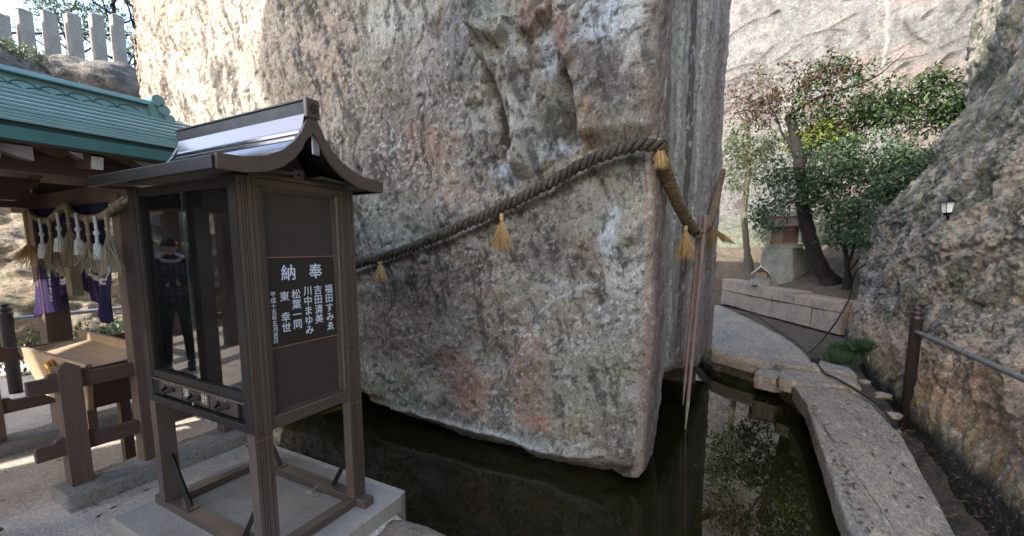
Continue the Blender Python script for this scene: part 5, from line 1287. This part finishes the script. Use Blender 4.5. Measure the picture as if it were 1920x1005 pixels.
for (cy_, px_, py_, rx_, rz_, lb_, n_) in ((9.4, 1700, 345, .42, .34, 'dark evergreen shrub rooted on the crest of the right cliff left of the lantern', 3400), (9.2, 1790, 300, .45, .35, 'bushy dark shrub on the right cliff above the lantern', 3000), (9.6, 1640, 430, .3, .3, 'dark shrub hanging over the end of the right cliff near the wall', 1800)):
    q = at('y', cy_, px_, py_); e = empty('cliff_shrub', tuple(q), label=lb_, cat='shrub')
    leaves_mesh('leaves', [((0, 0, 0), (rx_, .4, rz_)), ((.25, -.1, .12), (rx_*.7, .3, rz_*.6)), ((-.3, .1, -.1), (rx_*.6, .3, rz_*.5))], M['leafdk'], e, n_, .036, int(px_), kind='stuff')
    b = MB(); [b.tube([(.05, .1, -.35), (dx*.5, 0, -.05), (dx, 0, .22)], [.02, .012, .004], 5) for dx in (-.3, -.1, .12, .3)]; b.build('stems', M['bark'], e)
def litter(name, n, fn, seed, **k):
    r = random.Random(seed); b = MB(); o = Vector(fn(r))
    for _ in range(n):
        p = Vector(fn(r))-o; a = r.uniform(0, 6.28); l = r.uniform(.012, .028); u = Vector((math.cos(a), math.sin(a), r.uniform(-.2, .3)))*l; v_ = Vector((-math.sin(a), math.cos(a), r.uniform(-.2, .3)))*l*.45
        b.add([p-u, p+v_, p+u, p-v_], [(0, 1, 2), (0, 2, 3)])
    q = b.build(name, M['leafrd'], **k); q.location = o
litter('bank_leaves', 500, lambda r: (lambda x, y: (x, y, .52+.34*max(0, ((x-wa.x)*wn.x+(y-wa.y)*wn.y)-.3)+.05))(r.uniform(0, 2.4), r.uniform(12.2, 14)), 15, kind='stuff')
litter('pond_leaves', 60, lambda r: (r.uniform(-.3, .55), r.uniform(3.2, 6.3), -.346), 5, kind='stuff')
litter('gutter_leaves', 260, lambda r: (r.uniform(1.2, 1.5), r.uniform(2.6, 5.2), -.10+r.uniform(-.02, .05)), 6, kind='stuff')
litter('path_leaves', 130, lambda r: ((lambda y: (r.choice((r.uniform(.68, .75), r.uniform(1.0, 1.22), r.uniform(.7, 1.2))), y, .014))(r.uniform(2.8, 5.6))), 7, kind='stuff')
litter('paving_leaves', 40, lambda r: (r.uniform(-5, -3), r.uniform(.5, 1.9), .004), 8, kind='stuff')
# low hedge by left cliff foot
e = empty('low_shrub', (-8.0, 2.4, 0), label='low dark green shrub behind the grey pipe railing at left', cat='shrub')
leaves_mesh('leaves', [((0, y_, .30), (.35, .35, .3)) for y_ in (-.7, -.2, .3, .8, 1.3)]+[((0, 1.8, .2), (.3, .3, .25))], M['leaf'], e, 4200, .035, 4, kind='stuff')
b = MB(); [b.tube([(0, y_, -.1), (.05, y_, .25), (.1, y_+.1, .4)], [.02, .015, .006], 6) for y_ in (-.7, 0, .8, 1.4)]; b.build('stems', M['bark'], e)

# stone baluster posts on the left rock, with metal rail, trees behind
BX = -14.2; k14 = BX/-12.
G4 = 'row of stone posts on the left cliff'
labs = ['stone post cut by the left edge of the photo on the cliff top', 'tall stone post second from the left on the cliff top', 'stone post third from the left on the cliff top', 'stone post fourth from the left on the cliff top', 'stone post fifth from the left on the cliff top', 'stone post nearest the megalith on the cliff top']
tops = [(0, 25, 105), (43, 17, 82), (90, 20, 90), (134, 25, 97), (179, 26, 106), (217, 27, 112)]
prv = None
for lb, (px_, t_, bt) in zip(labs, tops):
    a = at('x', BX, px_, t_); c_ = at('x', BX, px_, bt+14)
    e = empty('stone_post', (a[0], a[1], c_[2]), label=lb, cat='stone post', group=G4)
    hgt = a[2]-c_[2]; b = MB(); b.box(-.11, .11, -.12, .12, -.35, hgt-.05, j=.008); b.add([(-.11, -.12, hgt-.05), (.11, -.12, hgt-.05), (.11, .12, hgt-.05), (-.11, .12, hgt-.05), (0, 0, hgt+.03)], [(0, 1, 4), (1, 2, 4), (2, 3, 4), (3, 0, 4)])
    b.build('shaft', M['kerb'], e, bevel=.012)
a = at('x', BX-.2, -60, 60); c_ = at('x', BX-.2, 240, 66)
b = MB(); b.tube([(0, 0, 0), tuple(c_-a)], .025, 6); o = b.build('metal_rail', M['railpost'], label='thin dark rail running behind the stone posts on the cliff top', cat='rail'); o.location = a
# rock cap on which the posts stand
U, V = np.meshgrid(np.linspace(0, 2*PI, 140, endpoint=False), np.linspace(-PI/2+.02, PI/2-.02, 70), indexing='ij')
def cap(c, s, seed, lab):
    D = np.stack([np.cos(V)*np.cos(U), np.cos(V)*np.sin(U), np.sin(V)], -1); D2 = np.sign(D)*np.abs(D)**.8
    P = D2*np.array(s)+np.array(c); P = P+D*(.25*fbm(P, .8, 4, seed)+.12*fbm(P, 3, 4, seed+1)+.35*blocky(P, .9, seed+2, (1, 1, 2)))[..., None]
    cc = np.zeros(P.shape)+np.array((.20, .175, .15)); n_ = fbm(P, 2, 5, seed+3, rough=.65); cc = mixc(cc, (.10, .09, .08), ss(.0, .3, n_)); cc = mixc(cc, (.10, .12, .06), ss(.1, .3, -n_+.2*fbm(P, 7, 3, 5))*.8)
    grid('rock_outcrop', P, M['cliff'], cc, wrap=True, label=lab, cat='rock')
cap((-13.4, 5.6, 5.05), (1.2, 2.0, .75), 7, 'grey rock outcrop under the stone posts next to the megalith')
cap((-13.4, 2.6, 4.75), (1.2, 1.6, .7), 17, 'mossy rock outcrop under the stone posts at the left edge')
def far_tree(px_, y0x, h, seed, lab, mat, n, spread):
    b_ = at('x', -18, px_, 110); base = Vector((b_[0]+seed % 2*.5, b_[1], 5.9))
    tr_ = [base, base+Vector((.1, .1, h*.5)), base+Vector((0, .2, h))]
    lm = []; rd = random.Random(seed)
    for k in range(9):
        z_ = h*(.25+.08*k); a_ = k*2.4; l_ = spread*(1-.05*k); p0 = base+Vector((.05, .1, z_)); lm.append(([p0, p0+Vector((math.cos(a_)*l_*.5, math.sin(a_)*l_*.5, .35)), p0+Vector((math.cos(a_)*l_, math.sin(a_)*l_, .6+rd.random()*.4))], .035, .008))
    cr = [(np.array(l_[0][2]), (.6, .6, .35)) for l_ in lm]
    tree('hill_tree', tr_, .12, .04, lm, [('leaves', cr, mat, n, .05)], lab, M['bark'], seed=seed)
far_tree(195, 0, 3.4, 21, 'leafy tree behind the stone posts nearest the megalith', M['leafpl'], 3800, 1.5)
far_tree(120, 0, 2.6, 22, 'sparse tree behind the middle stone posts', M['leafpl'], 1700, 1.2)
far_tree(235, 0, 4.0, 23, 'tree partly hidden by the megalith behind the stone posts', M['leaf'], 3000, 1.4)
e = empty('cliff_bush', tuple(at('x', -13.0, 25, 100)), label='grey green bush at the left end of the cliff top posts', cat='bush')
leaves_mesh('leaves', [((0, 0, 0), (.5, .55, .22)), ((0, .7, -.05), (.4, .4, .15))], M['leafpl'], e, 2600, .035, 8, kind='stuff')

# ================================================================== HALL BEHIND THE VIEWPOINT (unseen, shaped to block sun off the court; annex is mirrored in the glass)
hall = empty('shading_hall', (-1, -5, 0), label='unseen tall two storey hall behind the viewpoint, shaped to shade the court', cat='hall')
ho = Vector(hall.location)
def hb(mb, name, mat, parent=None, bevel=0, **k):
    mb.v = [tuple(Vector(p)-ho) for p in mb.v]; return mb.build(name, mat, parent or hall, bevel, **k)
HX0, HX1 = -6.9, -1.0
b = MB(); b.box(HX0+.3, HX1-.3, -7.4, -4.6, 0, 5.7); hb(b, 'wall', M['post'])
b = MB(); b.box(-7.7, HX1-.1, -7.6, -4.4, 5.7, 8.2); hb(b, 'shading_upper_wall', M['post'])
b = MB(); A = [(-8.0, -3.9, 8.1), (HX1+.3, -3.9, 8.1), (HX1+.3, -8.1, 8.1), (-8.0, -8.1, 8.1)]; T_ = [(-6.85, -5.9, 14.0), (HX1-.3, -5.9, 14.0), (HX1-.3, -6.1, 14.0), (-6.85, -6.1, 14.0)]
b.add(A+T_, [(3, 2, 1, 0), (4, 5, 6, 7), (0, 1, 5, 4), (1, 2, 6, 5), (2, 3, 7, 6), (3, 0, 4, 7)]); hb(b, 'roof', M['greendk'])
for xx in np.linspace(HX0+.4, HX1-.4, 4):
    b = MB(); b.box(xx-.13, xx+.13, -4.5, -4.25, 0, 5.7); hb(b, 'post', M['post'])
ann = empty('open_annex', (-8.2, -2.2, 0), label='open timber annex with posts, rails and beams mirrored in the cabinet glass', cat='annex')
ao = Vector(ann.location)
def ab(mb, name, mat, parent=None, bevel=0, **k):
    mb.v = [tuple(Vector(p)-ao) for p in mb.v]; return mb.build(name, mat, parent or ann, bevel, **k)
for (x_, y_) in ((-7.35, -1.75), (-9.1, -1.75), (-7.35, -3.6), (-9.1, -3.6)):
    b = MB(); b.box(x_-.1, x_+.1, y_-.1, y_+.1, 0, 2.75); ab(b, 'post', M['post'])
for y_ in (-1.75, -3.6):
    b = MB(); b.box(-9.6, -6.9, y_-.06, y_+.06, 2.3, 2.5); ab(b, 'beam', M['woodx'])
    for z_ in (.9, .45):
        b = MB(); b.box(-9.0, -7.45, y_-.03, y_+.03, z_-.05, z_+.05); ab(b, 'rail', M['woodx'])
for x_ in (-7.35, -9.1):
    b = MB(); b.box(x_-.06, x_+.06, -4, -1.3, 2.52, 2.7); ab(b, 'beam', M['wood'])
    b = MB(); b.prism([(-1.35, 2.2), (-1.30, 2.30), (-1.6, 2.32), (-1.66, 2.2), (-1.5, 2.12)], x_-.05, x_+.05, 'x'); ab(b, 'bracket', M['paleend'])
b = MB(); b.prism([(-1.0, 2.75), (-2.7, 3.4), (-4.4, 2.75), (-4.4, 2.68), (-2.7, 3.3), (-1.0, 2.68)], -10.0, -6.6, 'x'); ab(b, 'roof', M['greendk'])

# ================================================================== PERSON (seen mirrored in the glass)
def skin_obj(name, verts, edges, mat, parent, sub=2, root=0, smooth=True):
    me = bpy.data.meshes.new(name); me.from_pydata([v[:3] for v in verts], edges, [])
    o = bpy.data.objects.new(name, me); C.objects.link(o)
    o.modifiers.new('skin', 'SKIN'); ly = me.skin_vertices[0].data if me.skin_vertices else None
    if ly is None:
        bm = bmesh.new(); bm.from_mesh(me); bm.verts.layers.skin.verify(); bm.to_mesh(me); bm.free(); ly = me.skin_vertices[0].data
    for i, v in enumerate(verts):
        r = v[3]; ly[i].radius = (r, v[4] if len(v) > 4 else r); ly[i].use_root = (i == root)
    ms = o.modifiers.new('sub', 'SUBSURF'); ms.levels = sub; ms.render_levels = sub
    dg = bpy.context.evaluated_depsgraph_get(); me2 = bpy.data.meshes.new_from_object(o.evaluated_get(dg)); bpy.data.objects.remove(o)
    me2.name = name; me2.polygons.foreach_set('use_smooth', [True]*len(me2.polygons)); me2.materials.clear(); me2.materials.append(mat)
    o2 = bpy.data.objects.new(name, me2); link(o2, parent); return o2
M['skin'] = plain('skin', (.52, .33, .25), .55, 0, .05, 6); M['hair'] = plain('black_hair', (.015, .013, .012), .45, 0, .1, 60, bump=.004)
M['pants'] = plain('dark_trousers', (.018, .018, .022), .85, 0, .1, 30, .1); M['shoe'] = plain('dark_shoe', (.02, .02, .02), .5)
M['hood'] = plain('pale_hood', (.62, .64, .68), .85, 0, .06, 30, .1)
m, t, B, N, L = newmat('dark_plaid'); tc = N('ShaderNodeTexCoord'); sp = N('ShaderNodeSeparateXYZ'); L(tc.outputs['Object'], sp.inputs[0])
c = None
vals = []
for ax_ in ('X', 'Z'):
    w_ = N('ShaderNodeMath'); w_.operation = 'MULTIPLY'; L(sp.outputs[ax_], w_.inputs[0]); w_.inputs[1].default_value = 95
    s2 = N('ShaderNodeMath'); s2.operation = 'SINE'; L(w_.outputs[0], s2.inputs[0]); vals.append(ramp(N, L, s2.outputs[0], .55, .8))
ad = N('ShaderNodeMath'); ad.operation = 'ADD'; ad.use_clamp = True; L(vals[0], ad.inputs[0]); L(vals[1], ad.inputs[1])
L(mixnode(N, L, t, (.018, .02, .03), (.075, .085, .11), ad.outputs[0]), B.inputs['Base Color']); B.inputs['Roughness'].default_value = .9; M['plaid'] = m
pe = empty('person', (-6.42, -.55, 0), math.radians(112), label='person with black hair, pale hood and dark plaid jacket looking down at a phone', cat='person')
# local frame: faces -Y, x right
skin_obj('body', [(0, 0, .93, .15, .115), (0, 0, 1.08, .145, .11), (0, .0, 1.24, .165, .115), (0, .01, 1.38, .15, .10), (0, .0, 1.47, .062), (0, -.02, 1.53, .058),
    (.17, .01, 1.40, .07), (.23, .02, 1.18, .055), (.075, -.21, 1.13, .042), (-.17, .01, 1.40, .07), (-.23, .02, 1.18, .055), (-.07, -.21, 1.145, .042),
    (.10, 0, .86, .10), (.115, -.01, .48, .07), (.12, .02, .09, .05), (-.10, 0, .86, .10), (-.115, -.01, .48, .07), (-.12, .02, .09, .05)],
    [(0, 1), (1, 2), (2, 3), (3, 4), (4, 5), (3, 6), (6, 7), (7, 8), (3, 9), (9, 10), (10, 11), (0, 12), (12, 13), (13, 14), (0, 15), (15, 16), (16, 17)], M['pants'], pe)
skin_obj('jacket', [(0, 0, .84, .175, .135), (0, 0, 1.0, .17, .13), (0, 0, 1.22, .185, .135), (0, .01, 1.38, .165, .115), (.17, .01, 1.39, .085), (.24, .02, 1.17, .07), (.10, -.18, 1.125, .056), (-.17, .01, 1.39, .085), (-.24, .02, 1.17, .07), (-.095, -.18, 1.14, .056)],
    [(0, 1), (1, 2), (2, 3), (3, 4), (4, 5), (5, 6), (3, 7), (7, 8), (8, 9)], M['plaid'], pe)
# head tilted down
b = MB(); U, V = np.meshgrid(np.linspace(0, 2*PI, 36, endpoint=False), np.linspace(-PI/2+.01, PI/2-.01, 26), indexing='ij')
D = np.stack([np.cos(V)*np.cos(U), np.cos(V)*np.sin(U), np.sin(V)], -1)
hd = D*np.array([.078, .096, .118]); low = ss(.0, -.1, hd[..., 2]); hd[..., 0] *= 1-.30*low; hd[..., 1] *= 1-.18*low
fr2 = (D[..., 1] < 0)
def gs(x0, z0, sx_, sz_, a): return a*np.exp(-(((hd[..., 0]-x0)/sx_)**2+((hd[..., 2]-z0)/sz_)**2))*fr2
hd[..., 1] -= gs(0, -.022, .012, .022, .024)+gs(0, -.062, .022, .010, .008)+gs(0, .018, .045, .010, .006)
hd[..., 1] += gs(.03, -.002, .014, .010, .010)+gs(-.03, -.002, .014, .010, .010)+gs(0, -.052, .02, .004, .003)
tl = math.radians(28); R_ = np.array([[1, 0, 0], [0, math.cos(tl), -math.sin(tl)], [0, math.sin(tl), math.cos(tl)]])
hp = hd@R_.T+np.array([0, -.055, 1.60]); head = grid('head', hp, M['skin'], parent=pe, wrap=True)
hr = D*np.array([.090, .108, .128]); hr *= (1+.05*fbm(D, 6, 3, 3, st=(1, 1, .3)))[..., None]
mk = (hr[..., 2] < .035) & (D[..., 1] < .0); hr[..., 1] = np.where(mk, np.maximum(hr[..., 1], -.02), hr[..., 1]); hr[..., 2] = np.where(hr[..., 2] < -.06, -.06, hr[..., 2])
hrp = hr@R_.T+np.array([0, -.045, 1.612]); grid('hair', hrp, M['hair'], parent=pe, wrap=True)
for s_ in (-1, 1):
    b = MB(); b.tube([(s_*.074, -.04, 1.62), (s_*.084, -.035, 1.60), (s_*.078, -.045, 1.575)], [.010, .014, .008], 8); b.build('ear', M['skin'], pe)
# hood collar ring
pts = [(.115*math.cos(a), .02+.105*math.sin(a), 1.455+.035*math.sin(a)) for a in np.linspace(0, 2*PI, 25)]
b = MB(); b.tube(pts, [.034+.012*math.sin(a) for a in np.linspace(0, 2*PI, 25)], 10); b.build('hood', M['hood'], pe)
# hands with fingers round the phone
for s_, bx_ in ((1, .066), (-1, -.058)):
    wr = Vector((bx_, -.215, 1.125+(.015 if s_ < 0 else 0)))
    vs = [(*wr, .026), (wr.x-s_*.03, wr.y-.045, wr.z+.012, .030, .016), (wr.x-s_*.045, wr.y-.075, wr.z+.02, .028, .014)]
    ed = [(0, 1), (1, 2)]
    o = skin_obj('hand', vs, ed, M['skin'], pe, 2)
    for k_ in range(4):
        f0 = Vector((wr.x-s_*.05, wr.y-.05-.014*k_, wr.z+.024-.010*k_)); L_ = (.052, .062, .058, .045)[k_]
        fo = skin_obj('finger', [(*f0, .009), (f0.x-s_*L_*.45, f0.y-.004, f0.z+.010, .0085), (f0.x-s_*L_*.75, f0.y-.002, f0.z+.022, .008), (f0.x-s_*L_*.7, f0.y+.012, f0.z+.034, .0065)], [(0, 1), (1, 2), (2, 3)], M['skin'], o, 1)
    f0 = wr+Vector((-s_*.012, -.04, .02)); skin_obj('thumb', [(*f0, .011), (f0.x-s_*.012, f0.y-.01, f0.z+.028, .010), (f0.x-s_*.03, f0.y-.012, f0.z+.045, .008)], [(0, 1), (1, 2)], M['skin'], o, 1)
for s_ in (-1, 1):
    b = MB(); b.prism([(.08, 0), (.09, .06), (.02, .10), (-.07, .06), (-.17, .045), (-.19, .01), (-.18, 0)], s_*.12-.045, s_*.12+.045, 'x'); b.build('shoe', M['shoe'], pe, bevel=.012)
ph = MB(); ph.box(-.036, .036, -.005, .005, -.075, .075); pho = ph.build('phone', M['iron'], bevel=.004, label='dark phone held in both hands of the person', cat='phone')
pm = Matrix.Translation((-6.42, -.55, 0))@Matrix.Rotation(math.radians(112), 4, 'Z'); 
pho.matrix_world = pm@Matrix.Translation((.01, -.305, 1.17))@Matrix.Rotation(math.radians(-35), 4, 'X')
